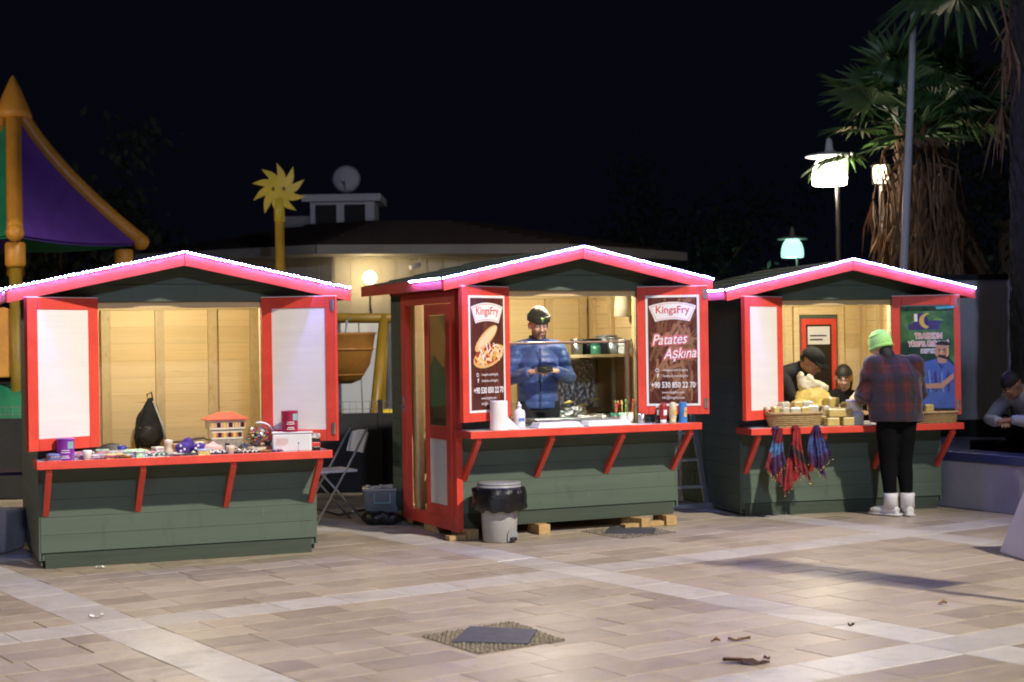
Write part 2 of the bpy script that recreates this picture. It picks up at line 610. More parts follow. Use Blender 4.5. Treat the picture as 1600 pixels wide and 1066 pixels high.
sh = V((.95, 13.02, 0)) - sum(dc, V((0,0,0)))/4
drain([p+sh for p in dc], [p+sh for p in dp], 'dark service cover under the front edge of the raised stall with food posters')

# ================================================================== PLAZA FLOODLIGHTS (they light the square from behind the photographer)
def mast(loc, h, aim, power, size, blend, label, col=(1.0,.91,.78), rad=.35):
    root = empty('floodlight_mast', loc, 0, label, 'lamp', 'plaza floodlight masts')
    b = MB(); b.loft([(0,0,0),(0,0,.3),(0,0,.31),(0,0,h)], [.14,.14,.08,.05], n=12); b.build('pole', 'dull_metal', root, smooth=False)
    d = (V(aim) - V((loc[0],loc[1],h))).normalized()
    rotq = d.to_track_quat('-Z', 'Y')
    m = M4.Translation((0,0,h)) @ rotq.to_matrix().to_4x4()
    b = MB(); b.box((-.25,-.2,.02),(.25,.2,.2), m); b.box((-.27,-.22,-.06),(-.25,.22,.16), m); b.box((.25,-.22,-.06),(.27,.22,.16), m)
    b.build('lamp_head', 'dull_metal', root)
    b = MB(); b.box((-.23,-.18,.0),(.23,.18,.015), m); b.build('lens', 'lamp_white', root)
    ld = bpy.data.lights.new('floodlight', 'SPOT')
    ld.energy = power; ld.color = col; ld.spot_size = R(size); ld.spot_blend = blend; ld.shadow_soft_size = rad
    lo = bpy.data.objects.new('floodlight', ld); COL.objects.link(lo)
    lo.parent = root
    lo.location = V((0,0,h)) + d*.1
    lo.rotation_euler = rotq.to_euler()
mast((13.0,-1.5,0), 17.0, (-1.7,12.1,.4), 35500, 32, .7, 'tall floodlight mast standing beside the square near the slanted white block')
mast((2.6,-4.0,0), 6.6, (.5,12.6,.5), 2700, 50, .4, 'floodlight mast standing at the open side of the square', (.58,.70,1.0))

# ================================================================== STALLS
cube_me = {}
def unit_cube(mat):
    if mat not in cube_me:
        b = MB(); b.box((0,0,0),(1,1,1)); cube_me[mat] = b.mesh('plank')
    return cube_me[mat]
def piece(name, a, b, mat, parent):
    """a board from corner a to corner b (shared mesh)"""
    a, b = V(a), V(b)
    return link(name, unit_cube(mat), mat, parent, a, None, scale=(b-a))
APEX, EAVE, OVS, OVF = 2.28, 2.02, .214, .25
class Stall: pass
def make_stall(loc, ang, Wd, D, lift, label, skip=(), o0=.45, o1=1.65):
    st = Stall()
    st.root = r = empty('market_stall', (loc[0], loc[1], lift), ang, label, 'stall', 'wooden market stalls with red trim')
    st.W, st.D, st.o0, st.o1, st.ang, st.lift = Wd, D, o0, o1, ang, lift
    st.mw = M4.Translation((loc[0], loc[1], lift)) @ M4.Rotation(ang, 4, 'Z')
    CT = .80                                       # counter height
    rr = random.Random(int(loc[0]*100))
    # floor
    piece('floor', (.035,.035,.02), (Wd-.035,D-.04,.06), 'pine', r)
    # front wall below the counter
    fw = piece('front_wall', (.01,.012,.06), (Wd-.01,.03,CT-.03), 'green_paint', r)
    def planks_under(parent, lst, mat, name='plank'):
        inv = M4.LocRotScale(parent.location, parent.rotation_euler, parent.scale).inverted()
        for a, b in lst:
            o = link(name, unit_cube(mat), mat, parent, None, None)
            o.matrix_local = inv @ M4.LocRotScale(V(a), None, V(b)-V(a))
    hh = .128
    planks_under(fw, [((0,-.006-rr.random()*.0015,.115+i*hh+.0018),(Wd,.012,min(.115+(i+1)*hh,CT-.03))) for i in range(6) if .115+i*hh < CT-.05], 'green_paint')
    piece('plinth', (.03,.006,.0), (Wd-.03,.03,.112), 'skirt', r)
    # wall pieces beside the opening
    top = 1.93
    for x0, x1 in ((0, o0), (o1, Wd)):
        if x1 - x0 < .05: continue
        p = piece('front_panel', (x0+.004,.012,CT), (x1-.004,.03,top), 'pine', r)
        planks_under(p, [((x0,-.004-rr.random()*.0015,CT+i*hh+.0018),(x1,.012,min(CT+(i+1)*hh,top))) for i in range(9)], 'green_paint')
    # gable
    def roofz(x): return EAVE - .035 + (APEX-EAVE) * (1 - abs(x-Wd/2)/(Wd/2+OVS))
    gz = top
    gb = MB(); gb.prism([(0,top),(Wd,top),(Wd,roofz(Wd)),(Wd/2,roofz(Wd/2)),(0,roofz(0))], .012, .03)
    gable = gb.build('gable', 'green_paint', r)
    z = top
    while z < roofz(Wd/2)-.02:
        z1 = min(z+hh, roofz(Wd/2))
        def half(zz): return min(Wd/2, (1-(zz-EAVE+.035)/(APEX-EAVE))*(Wd/2+OVS)) if zz > roofz(0) else Wd/2
        h0, h1 = half(z+.004), max(half(z1), .002)
        b = MB(); b.prism([(Wd/2-h0,z+.004),(Wd/2+h0,z+.004),(Wd/2+h1,z1),(Wd/2-h1,z1)], -.004-rr.random()*.003, .012)
        b.build('plank', 'green_paint', gable)
        z = z1
    # back wall: pine inside
    bw = piece('back_wall', (.0,D-.012,.0), (Wd,D+.01,2.0), 'green_paint', r)
    hb = .142
    lst = []
    for i in range(14):
        z0 = .06+i*hb
        segs = [(0.02, Wd-.02)]
        if 'backdoor' in skip and z0 > .0:
            segs = [(.02, skip['backdoor'][0]), (skip['backdoor'][1], Wd-.02)]
        for s0, s1 in segs:
            lst.append(((s0,D-.034-rr.random()*.002,z0+.0012),(s1,D-.012,min(z0+hb,1.99))))
    planks_under(bw, lst, 'pine')
    for x in ((.18,.62,1.06,1.50,1.86) if 'backdoor' not in skip else (.04,.5,1.0)):
        piece('stud', (x,D-.075,.06), (x+.075,D-.037,1.90), 'pine_stud', r)
    piece('top_rail', (.03,D-.08,1.902), (Wd-.03,D-.037,1.985), 'pine_stud', r)
    # side walls
    for sgn, nm in ((0,'left'), (1,'right')):
        if nm in skip: continue
        xo0, xo1 = (0.0, .012) if sgn == 0 else (Wd-.012, Wd)
        w = piece('side_wall', (xo0,.035,.02), (xo1,D-.036,2.02), 'green_paint', r)
        ol, il = [], []
        for i in range(15):
            z0 = .06+i*.13
            j = rr.random()*.003
            z1 = min(z0+.13, 2.02)
            if sgn == 0:
                ol.append(((-.012-j,.0,z0+.002),(0,D,z1))); il.append(((.012,.035,z0+.003),(.03,D-.04,z1)))
            else:
                ol.append(((Wd,.0,z0+.004),(Wd+.012+j,D,z1))); il.append(((Wd-.03,.035,z0+.003),(Wd-.012,D-.04,z1)))
        planks_under(w, ol, 'green_paint')
        planks_under(w, il, 'pine')
        for y in (.10,.55,1.02,D-.16):
            a = .032 if sgn == 0 else Wd-.072
            piece('stud', (a,y,.06), (a+.04,y+.07,1.90), 'pine_stud', r)
        a = .032 if sgn == 0 else Wd-.075
        piece('top_rail', (a,.04,1.902), (a+.043,D-.085,1.985), 'pine_stud', r)
    # header and jambs in bare pine behind the opening
    piece('header', (o0-.05,.033,1.885), (o1+.05,.075,1.955), 'pine', r)
    for x in (o0-.05, o1): piece('jamb', (x,.033,CT), (x+.05,.075,1.884), 'pine', r)
    # roof
    hw = Wd/2 + OVS
    yb = D + .15
    slope = atan2(APEX-EAVE, hw)
    for s in (-1, 1):
        b = MB()
        xe, xm = Wd/2 + s*hw, Wd/2
        vs = []
        for y in (-OVF, yb):
            vs += [(xe,y,EAVE-.03),(xm,y,APEX-.03),(xm,y,APEX),(xe,y,EAVE)]
        b.add(vs, [(0,1,2,3),(7,6,5,4),(0,4,5,1),(1,5,6,2),(2,6,7,3),(3,7,4,0)])
        sl_ = b.build('roof_slope', 'roof_felt', r)
        n = 5
        for k in range(n):                      # lapped felt courses
            f0, f1 = k/n, (k+1)/n
            b = MB()
            def pt(f, y, dz): return (xe+(xm-xe)*f, y, EAVE+(APEX-EAVE)*f+dz)
            ya, yc = -OVF-.004, yb+.01
            b.add([pt(f0,ya,.001),pt(f1,ya,.001),pt(f1,ya,.004),pt(f0,ya,.010),pt(f0,yc,.001),pt(f1,yc,.001),pt(f1,yc,.004),pt(f0,yc,.010)],
                  [(0,1,2,3),(7,6,5,4),(0,4,5,1),(1,5,6,2),(2,6,7,3),(3,7,4,0)])
            b.build('felt_course', 'roof_felt', sl_)
        # rake board along the gable edge
        b = MB()
        fh = .105
        y0, y1 = -OVF-.030, -OVF-.006
        x_in = xm + s*.002
        b.prism([(xe+s*.012,EAVE+.012-fh-.006),(x_in,APEX+.012-fh),(x_in,APEX+.012),(xe+s*.012,EAVE+.006)], y0, y1)
        b.build('rake_board', 'red_paint', r)
        # eave board along the side
        b = MB(); b.box((min(xe+s*.001,xe+s*.026), -OVF-.004, EAVE-.085),(max(xe+s*.001,xe+s*.026), yb, EAVE+.003)); b.build('eave_board', 'red_paint', r)
    # led strip: tape with beads along both rakes, round the corner on the nearer side
    path = [V((Wd/2-hw-.036,.40,EAVE-.006)), V((Wd/2-hw-.036,-OVF-.036,EAVE-.006)), V((Wd/2,-OVF-.036,APEX+.002)), V((Wd/2+hw+.02,-OVF-.036,EAVE-.006))]
    b = MB()
    for p, q in zip(path, path[1:]): b.bar(p, q, .006, .012)
    tape = b.build('led_strip', 'skirt', r)
    b = MB()
    for p, q in zip(path, path[1:]):
        L = (q-p).length
        n = int(L/.031)
        for i in range(n):
            c = p.lerp(q, (i+.5)/n) + (V((0,-.013,.004)) if abs(q.x-p.x) > .1 else V((-.013,0,.004))) + V((0,0,rr.gauss(0,.0012)))
            e = .0072
            b.add([c+V((e*1.25,0,0)),c-V((e*1.25,0,0)),c+V((0,e,0)),c-V((0,e,0)),c+V((0,0,e)),c-V((0,0,e))],
                  [(0,2,4),(2,1,4),(1,3,4),(3,0,4),(2,0,5),(1,2,5),(3,1,5),(0,3,5)])
    tag(b.build('led_beads', 'led_bead', tape), kind='stuff')
    # counter with brackets
    b = MB(); b.box((-.035,-.335,CT-.03),(Wd+.035,.0,CT-.002)); b.box((.035,.0,CT-.03),(Wd-.035,.46,CT-.002))
    ct = b.build('counter', 'laminate', r)
    b = MB(); b.box((-.05,-.362,CT-.055),(Wd+.05,-.336,CT+.003)); b.build('counter_edge', 'red_paint', ct, bevel=.003)
    for s in (0, 1):
        x = -.05 if s == 0 else Wd+.036
        b = MB(); b.box((x,-.335,CT-.055),(x+.014,.0,CT+.002)); b.build('counter_edge', 'red_paint', ct)
    for k in range(4):
        x = .015 + (Wd-.07) * k/3
        b = MB()
        b.add([(x,-.01,.38),(x+.042,-.01,.38),(x+.042,-.01,.44),(x,-.01,.44),(x,-.325,CT-.09),(x+.042,-.325,CT-.09),(x+.042,-.325,CT-.032),(x,-.325,CT-.032)],
              [(0,1,2,3),(7,6,5,4),(0,4,5,1),(1,5,6,2),(2,6,7,3),(3,7,4,0)])
        b.build('bracket', 'red_paint', r, bevel=.002)
    # bulb under the ridge
    bl = MB(); bl.lathe([(.012,.10),(.016,.06),(.03,.03),(.032,.0),(.02,-.028),(.001,-.036)], (0,0,0), 12)
    bo = bl.build('bulb', 'bulb_warm', r, (Wd*.5,.42,2.02), smooth=True)
    b = MB(); b.loft([(0,0,.09),(0,0,.24)], .006, n=6); b.build('cord', 'black_plastic', bo)
    ld = bpy.data.lights.new('bulb_light', 'POINT'); ld.energy = 54; ld.color = (1.0,.90,.67); ld.shadow_soft_size = .05
    lo = bpy.data.objects.new('bulb_light', ld); COL.objects.link(lo); lo.parent = r; lo.location = (Wd*.5,.42,1.95)
    st.light = ld
    return st

SH_W, SH_H, SH_Z = .60, 1.085, .872
def shutter(st, side, deg, panel='bead_white', inner=None):
    """side 'l' hangs on the near jamb and 'r' on the far one; local frame: x to the viewer's right, -y to the viewer"""
    a = R(deg)
    if side == 'l':
        o = V((st.o0 - SH_W*cos(a), -.02 - SH_W*sin(a), SH_Z)); rz = a
    else:
        o = V((st.o1, -.02, SH_Z)); rz = -a
    fr = .085
    b = MB(); b.box((fr-.01,.006,fr-.01),(SH_W-fr+.01,.022,SH_H-fr+.01))
    s = b.build('shutter', panel, st.root, o, (0,0,rz))
    for x0,x1,z0,z1 in ((0,fr,0,SH_H),(SH_W-fr,SH_W,0,SH_H),(fr+.0015,SH_W-fr-.0015,0,fr),(fr+.0015,SH_W-fr-.0015,SH_H-fr,SH_H)):
        b = MB(); b.box((x0,-.006,z0),(x1,.034,z1)); b.build('frame_bar', 'red_paint', s, bevel=.003)
    hx = SH_W-.03 if side == 'r' else .03
    if side == 'r':
        for z in (.05, SH_H-.11):
            b = MB(); b.box((hx-.008,-.012,z),(hx+.012,-.006,z+.085)); b.loft([(hx+.014,-.010,z),(hx+.014,-.010,z+.085)], .007, n=8); b.build('latch', 'hinge_steel', s)
    b = MB(); b.box((0,-.004,SH_H),(SH_W,.030,SH_H+.006)); b.build('drip_strip', 'white_paint', s)
    if panel == 'bead_white':
        n = 22
        h = (SH_H-2*fr)/n
        for i in range(n):
            b = MB(); b.box((fr,.0,fr+i*h+.00015),(SH_W-fr,.006,fr+(i+1)*h-.00015)); b.build('slat', 'bead_white', s)
    return s, o, rz

s1 = make_stall((-3.425,11.33), R(21.4), 2.03, 1.55, 0.0, 'wooden stall with two blank white shutters and trinkets spread on its counter', o0=.42, o1=1.63)
s2 = make_stall((-.44,12.73), R(24.3), 2.02, 1.55, .085, 'wooden stall raised on timber blocks with food posters on both shutters', skip={'left':1})
s3 = make_stall((2.038,14.03), R(13.5), 1.95, 1.55, 0.0, 'wooden cheese stall with a green poster on one shutter and scarves under the counter', skip={'backdoor':(1.17,1.72)}, o0=.40, o1=1.48)
shutter(s1, 'l', 30); shutter(s1, 'r', 36)
p2l = shutter(s2, 'l', 27, 'white_paint'); p2r = shutter(s2, 'r', 34, 'white_paint')
shutter(s3, 'l', 34); p3r = shutter(s3, 'r', 27, 'white_paint')

# --- stall with the food posters: glazed door side
def door_side(st):
    r, D = st.root, st.D
    w = piece('side_wall', (.0,1.22,.02), (.02,D-.036,2.02), 'green_paint', r)
    for i in range(15):
        z0 = .06+i*.13
        o = link('plank', unit_cube('green_paint'), 'green_paint', w)
        o.matrix_local = M4.LocRotScale(w.location, None, w.scale).inverted() @ M4.LocRotScale(V((-.013,1.245,z0+.004)), None, V((.013,D-1.245,min(.126, 2.02-z0))))
    X0, X1 = -.035, .02
    f = MB(); f.box((X0,1.13,-.03),(X1,1.24,1.93)); df = f.build('door_frame', 'red_paint', r, bevel=.003)
    for a, b_ in (((X0,-.02,-.03),(X1,.055,1.93)), ((X0,.057,-.03),(X1,1.128,.075)), ((X0,.057,1.835),(X1,1.128,1.93))):
        f = MB(); f.box(a, b_); f.build('frame_bar', 'red_paint', df, bevel=.003)
    piece('upper_board', (-.02,-.0,1.932), (.015,D,2.02), 'red_paint', r)
    # closed leaf: glass above, white panel below
    f = MB(); f.box((-.050,.06,.08),(-.030,.155,1.83)); leaf = f.build('door_leaf', 'red_paint', r, bevel=.002)
    for a, b_ in (((-.050,.535,.08),(-.030,.63,1.83)), ((-.050,.157,.08),(-.030,.533,.17)), ((-.050,.157,.71),(-.030,.533,.82)), ((-.050,.157,1.74),(-.030,.533,1.83))):
        f = MB(); f.box(a, b_); f.build('leaf_bar', 'red_paint', leaf, bevel=.002)
    piece('lower_panel', (-.045,.157,.172), (-.036,.533,.708), 'white_paint', r)
    piece('door_glass', (-.043,.157,.822), (-.038,.533,1.738), 'smoked_glass', r)
    f = MB(); f.box((-.042,1.165,.90),(-.035,1.185,1.04)); f.loft([(-.045,1.175,.955),(-.065,1.175,.955)], .008, n=8); f.build('lock_plate', 'dull_metal', r)
    # bare stud and shelves seen through the open half
    piece('stud', (.03,1.05,.06), (.10,1.12,1.86), 'pine_stud', r)
    for z in (.42, .80): piece('inner_shelf', (.35,.95,z), (1.0,1.45,z+.03), 'pine', r)
door_side(s2)
# timber blocks under it
for i, (x, y, rz, big) in enumerate(((.05,.05,.1,1),(.02,.62,.0,0),(.72,.05,-.1,0),(1.62,.02,.15,1),(1.93,.06,-.1,2),(1.9,1.4,0,0),(.1,1.4,0,0))):
    b = MB(); b.box((-.05,-.16,0),(.05,.13,.083)); 
    if big: b.box((-.20,-.13,0),(-.052,-.05,.04))
    p = s2.mw @ V((x, y, 0)); 
    tag(b.build('timber_block', 'pallet_wood', None, (p.x,p.y,0), (0,0,s2.ang+rz), bevel=.004),
        ['timber block with a slat beside the bin, under the glazed door corner','timber block under the glazed door of the raised stall','timber block under the middle of the raised stall front',
         'timber block with a flat slat near the ladder end of the raised stall','pale timber block at the ladder corner of the raised stall','timber block under the rear ladder corner','timber block under the rear door corner'][i], 'block', 'timber blocks under the raised stall')

# --- posters
def poster_mat():
    t = NT('wood_print')
    co = t.coord((1,1,1), rnd=False)
    mp = t.n('Mapping'); t.l(co, mp.inputs[0]); mp.inputs['Scale'].default_value = (30,1,2.2)
    n = t.noise(mp.outputs[0], 1.0, 4)
    t.set(color=t.ramp(n, [(.3,(.045,.012,.010)),(.55,(.11,.030,.020)),(.75,(.21,.07,.04))]), rough=.3)
    t = NT('meadow_print')
    co = t.coord((1,1,1), rnd=False)
    n = t.noise(co, 7, 5)
    t.set(color=t.ramp(n, [(.25,(.012,.045,.02)),(.5,(.05,.16,.05)),(.62,(.10,.24,.11)),(.8,(.30,.40,.30))]), rough=.3)
poster_mat()
for nm, c in (('ink_white',(.86,.84,.84)),('ink_red',(.62,.045,.04)),('ink_pink',(.74,.38,.34)),('ink_bun',(.72,.42,.16)),('ink_bun_light',(.82,.62,.36)),
              ('ink_fry',(.76,.45,.11)),('ink_sauce',(.42,.04,.02)),('ink_purple',(.06,.04,.20)),('ink_gold',(.66,.48,.13)),('ink_leaf',(.16,.34,.06)),
              ('ink_blue',(.07,.13,.42)),('ink_skin',(.50,.27,.18)),('ink_hair',(.02,.014,.012)),('ink_green_dark',(.012,.04,.018)),('ink_teal',(.08,.42,.50)),('ink_shirt_b',(.16,.24,.55)),('ink_fry_a',(.13,.045,.026)),('ink_fry_b',(.20,.085,.045)),('ink_fry_c',(.30,.15,.08))):
    plain(nm, c, .32, .05, 9, 0)

def arc_badge(cx, cz, w, h, sag):
    """fan-shaped badge outline: arched top and bottom, sides drawn in"""
    p = []
    n = 10
    for i in range(n+1):
        t = i/n*2-1
        p.append((cx+t*w/2, cz+h/2 - sag*t*t))
    for i in range(n, -1, -1):
        t = i/n*2-1
        p.append((cx+t*w*.36, cz-h/2 - sag*.55*t*t + sag*.2))
    return p
def food_poster(sh, st, which):
    s, o, rz = sh
    x0, x1, z0, z1 = .092, SH_W-.092, .092, SH_H-.092
    b = MB(); b.box((x0-.02,-.011,z0-.02),(x1+.02,-.0075,z1+.02))
    po = b.build('poster', 'ink_white', st.root, o, (0,0,rz))
    layer = [0]
    def lay(mb_or_me, mat, name='print', dy=None):
        layer[0] += 1
        y = -.0122 - layer[0]*.0005
        me = mb_or_me.mesh(name) if isinstance(mb_or_me, MB) else mb_or_me
        for p in me.vertices: p.co.y = p.co.y*.2 + y
        return link(name, me, mat, po)
    def flat(poly, mat, name='print'):
        m = MB(); m.prism(poly, -.0004, 0); return lay(m, mat, name)
    def txt(s_, cx, cz, size, mat, width=None, offset=0.0, shear=0.0, rot=0.0, space=1.0):
        me = text_mesh(s_, size, offset, shear, 'CENTER', width, .0003, space)
        c, q = cos(rot), sin(rot)
        for p in me.vertices:
            x, z = p.co.x, p.co.z
            p.co.x, p.co.z = cx + x*c - z*q, cz + x*q + z*c
        return lay(me, mat, 'lettering')
    flat([(x0,z0),(x1,z0),(x1,z1),(x0,z1)], 'wood_print')
    cx = (x0+x1)/2
    if which == 'r':
        rq = random.Random(8)
        for k, ink in enumerate(('ink_fry_a','ink_fry_b','ink_fry_c')):
            m = MB()
            for i in range(46):
                px_, pz_ = rq.uniform(x0+.02,x1-.02), rq.uniform(z0+.02,z1-.02)
                a_ = rq.gauss(1.35,.7); L_ = rq.uniform(.05,.13); w_ = rq.uniform(.007,.013)
                q_ = [(min(max(px_+sx*L_*cos(a_)-sz*w_*sin(a_),x0+.002),x1-.002), min(max(pz_+sx*L_*sin(a_)+sz*w_*cos(a_),z0+.002),z1-.002)) for sx, sz in ((-1,-1),(1,-1),(1,1),(-1,1))]
                m.prism(q_, -.0004-.00001*i, 0)
            lay(m, ink, 'fries')
    cz = z1-.115
    flat(arc_badge(cx, cz, .405, .155, .035), 'ink_white', 'badge')
    flat(arc_badge(cx, cz, .380, .135, .033), 'ink_pink', 'badge_line')
    flat(arc_badge(cx, cz, .368, .124, .032), 'ink_white', 'badge')
    txt('KingsFry', cx, cz-.018, .088, 'ink_red', .285, .0012)
    if which == 'l':
        # filled bun
        def ell(cx_, cz_, a, b_, rot, t0=0, t1=2*pi, n=22, wob=.0):
            p = []
            for i in range(n):
                t = t0+(t1-t0)*i/(n-1 if t1-t0 < 6.2 else n)
                k = 1+wob*sin(5*t+1)
                x, z = a*cos(t)*k, b_*sin(t)*k
                p.append((cx_+x*cos(rot)-z*sin(rot), cz_+x*sin(rot)+z*cos(rot)))
            return p
        by = z0+.50
        flat(ell(cx+.01, by-.07, .195, .085, .25), 'ink_bun', 'bun')
        flat(ell(cx+.015, by-.055, .185, .075, .25), 'ink_sauce', 'filling')
        rq = random.Random(4)
        m = MB(); m2 = MB()
        for i in range(60):
            px, pz = rq.uniform(-.16,.17), rq.uniform(-.075,.035)
            if (px/.175)**2+((pz+.02)/.075)**2 > 1: continue
            a = rq.uniform(-1.2,1.2); L = rq.uniform(.018,.04); wd = .008
            ct = (cx+.01+px*cos(.25)-pz*sin(.25), by-.035+px*sin(.25)+pz*cos(.25))
            q = [(ct[0]+(sx*L*cos(a)-sz*wd*sin(a)), ct[1]+(sx*L*sin(a)+sz*wd*cos(a))) for sx, sz in ((-1,-1),(1,-1),(1,1),(-1,1))]
            (m if i % 3 else m2).prism(q, -.0004-.00001*i, 0)
        lay(m, 'ink_fry', 'fries'); lay(m2, 'ink_bun_light', 'fries')
        flat(ell(cx-.02, by+.075, .17, .055, .62), 'ink_bun', 'bun')
        flat(ell(cx+.0, by+.088, .145, .038, .60), 'ink_bun_light', 'bun')
        m = MB()
        for pts in ([(-.11,.02),(-.07,-.03),(-.06,-.08),(-.045,-.03)], [(-.02,.05),(.0,-.02),(.03,.01),(.02,.06)], [(.06,.03),(.11,.045),(.15,.02)]):
            for (ax,az),(bx,bz) in zip(pts,pts[1:]):
                m.bar((cx+ax,-.0003,by+az-.02),(cx+bx,-.0003,by+bz-.02),.0008,.010,(0,0,1) if abs(bx-ax) > abs(bz-az) else (1,0,0))
        lay(m, 'ink_white', 'sauce')
    else:
        for tx, px, pz, sz, wd in (('Patates', cx-.03, z0+.505, .125, .30), ('A\u015fk\u0131na', cx+.06, z0+.385, .125, .28)):
            txt(tx, px, pz, sz, 'ink_pink', wd*1.09, .013, .35, .05)
            txt(tx, px, pz, sz, 'ink_red', wd*1.06, .0095, .35, .05)
            txt(tx, px, pz, sz, 'ink_white', wd, .0015, .35, .05)
    zz = z0
    txt('instagram.com/kingsfry', cx+.02, zz+.275, .030, 'ink_white', .21)
    txt('facebook.com/kingsfry', cx+.02, zz+.225, .030, 'ink_white', .21)
    flat([(cx-.135+.016*cos(t*pi/5), zz+.283+.016*sin(t*pi/5)) for t in range(10)], 'ink_white', 'icon')
    flat([(cx-.135+.010*cos(t*pi/5), zz+.283+.010*sin(t*pi/5)) for t in range(10)], 'wood_print', 'icon')
    txt('f', cx-.13, zz+.222, .046, 'ink_white', None, .002)
    txt('+90 530 850 22 70', cx, zz+.135, .068, 'ink_white', .375, .0016)
    txt('www.kingsfry.com', cx, zz+.085, .032, 'ink_white', .19)
    txt('info@kingsfry.com', cx, zz+.040, .032, 'ink_white', .19)
food_poster(p2l, s2, 'l'); food_poster(p2r, s2, 'r')

def meadow_poster(sh, st):
    s, o, rz = sh
    x0, x1, z0, z1 = .075, SH_W-.055, .04, SH_H-.095
    b = MB(); b.box((x0,-.012,z0),(x1,-.0075,z1))
    po = b.build('poster', 'meadow_print', st.root, o, (0,0,rz))
    layer = [0]
    def lay(me, mat, name):
        layer[0] += 1
        y = -.0122 - layer[0]*.0005
        if isinstance(me, MB): me = me.mesh(name)
        for p in me.vertices: p.co.y = p.co.y*.2 + y
        return link(name, me, mat, po)
    def flat(poly, mat, name='print'):
        m = MB(); m.prism(poly, -.0004, 0); return lay(m, mat, name)
    def ell(cx, cz, a, b_, n=20, t0=0, t1=2*pi): return [(cx+a*cos(t0+(t1-t0)*i/n), cz+b_*sin(t0+(t1-t0)*i/n)) for i in range(n)]
    def txt(s_, cx, cz, size, mat, width, off=0.0):
        me = text_mesh(s_, size, off, 0, 'CENTER', width, .0003)
        for p in me.vertices: p.co.x += cx; p.co.z += cz
        return lay(me, mat, 'lettering')
    cx = (x0+x1)/2
    flat([(x0,z1-.045),(x1,z1-.045),(x1,z1),(x0,z1)], 'ink_green_dark')
    flat([(x0+.32,z1-.032),(x1,z1-.024),(x1,z1-.002),(x0+.31,z1-.008)], 'ink_teal')
    flat([(x0,z0),(x1,z0),(x1,z0+.42),(x1-.1,z0+.55),(x0+.15,z0+.60),(x0,z0+.62)], 'ink_green_dark', 'shade')
    lz = z1-.155
    flat([(cx-.16,lz-.06),(cx+.10,lz-.06),(cx+.11,lz-.01),(cx+.15,lz+.03),(cx+.13,lz+.05),(cx+.02,lz+.02),(cx-.02,lz+.09),(cx-.11,lz+.09),(cx-.11,lz+.01),(cx-.17,lz-.02)], 'ink_purple', 'emblem')
    flat([(cx-.115,lz+.015),(cx-.085,lz+.015),(cx-.085,lz+.085),(cx-.115,lz+.085)], 'ink_white', 'emblem')
    cr = [(cx+.02+.09*cos(t), lz+.02+.075*sin(t)) for t in [R(100+i*14) for i in range(12)]]
    cr += [(cx+.035+.065*cos(t), lz+.025+.06*sin(t)) for t in [R(100+i*14) for i in range(11,-1,-1)]]
    flat(cr, 'ink_gold', 'emblem')
    flat(ell(cx+.095, lz+.018, .05, .026, 12, 0, pi), 'ink_leaf', 'emblem')
    for tx, zc, sz, w, ink, bk in (('TRABZON', z1-.295, .068, .235, 'ink_red', 'ink_white'), ('Y\u00d6RESEL \u00dcR\u00dcNLER\u0130', z1-.365, .060, .35, 'ink_red', 'ink_white'), ('SATI\u015e YER\u0130', z1-.425, .045, .14, 'ink_purple', 'ink_white')):
        txt(tx, cx+.01, zc, sz, bk, w*1.04, .006)
        txt(tx, cx+.01, zc, sz, ink, w, .0)
    # man in a blue shirt, printed
    px, pz = x1-.10, z0+.40
    flat([(px-.27,z0+.02),(x1-.002,z0+.02),(x1-.002,pz+.0),(px+.04,pz+.06),(px-.06,pz+.07),(px-.17,pz+.04),(px-.22,pz-.05),(px-.24,pz-.18)], 'ink_blue', 'printed_shirt')
    flat([(px-.05,pz+.03),(px+.03,pz+.03),(px+.035,pz+.10),(px-.045,pz+.10)], 'ink_skin', 'printed_neck')
    flat(ell(px-.01, pz+.135, .062, .080), 'ink_skin', 'printed_face')
    flat([(px-.06,pz+.09),(px+.04,pz+.06),(px+.065,pz+.11),(px+.03,pz+.10),(px-.03,pz+.105)], 'ink_hair', 'printed_beard')
    flat(ell(px+.0, pz+.195, .066, .035, 16, -.2, pi+.2), 'ink_hair', 'printed_hair')
    for q in (-.034, .012):
        flat([(px+q-.012,pz+.150),(px+q+.012,pz+.153),(px+q+.012,pz+.160),(px+q-.012,pz+.158)], 'ink_hair', 'printed_brow')
        flat(ell(px+q, pz+.140, .007, .005, 10), 'ink_hair', 'printed_eye')
    flat([(px-.018,pz+.138),(px-.006,pz+.138),(px-.004,pz+.112),(px-.026,pz+.112)], 'ink_bun', 'printed_nose')
    flat([(px+.03,pz+.19),(px+.052,pz+.16),(px+.05,pz+.10),(px+.025,pz+.08),(px+.035,pz+.13)], 'ink_bun', 'printed_shade')
    flat([(px-.06,pz+.065),(px-.01,pz+.0),(px+.045,pz+.06),(px+.02,pz+.03),(px-.01,pz-.02),(px-.04,pz+.03)], 'ink_purple', 'printed_collar')
    for q in range(5):
        x_ = px-.19+.055*q
        flat([(x_,pz-.02-.02*q),(x_+.018,pz-.03),(x_+.03,pz-.20-.03*(q%2)),(x_+.015,pz-.24)], 'ink_shirt_b' if q % 2 else 'ink_purple', 'printed_fold')
    flat([(px-.20,pz-.16),(px-.02,pz-.15),(px+.09,pz-.06),(px+.09,pz-.11),(px-.01,pz-.20),(px-.20,pz-.20)], 'ink_skin', 'printed_arm')
meadow_poster(p3r, s3)

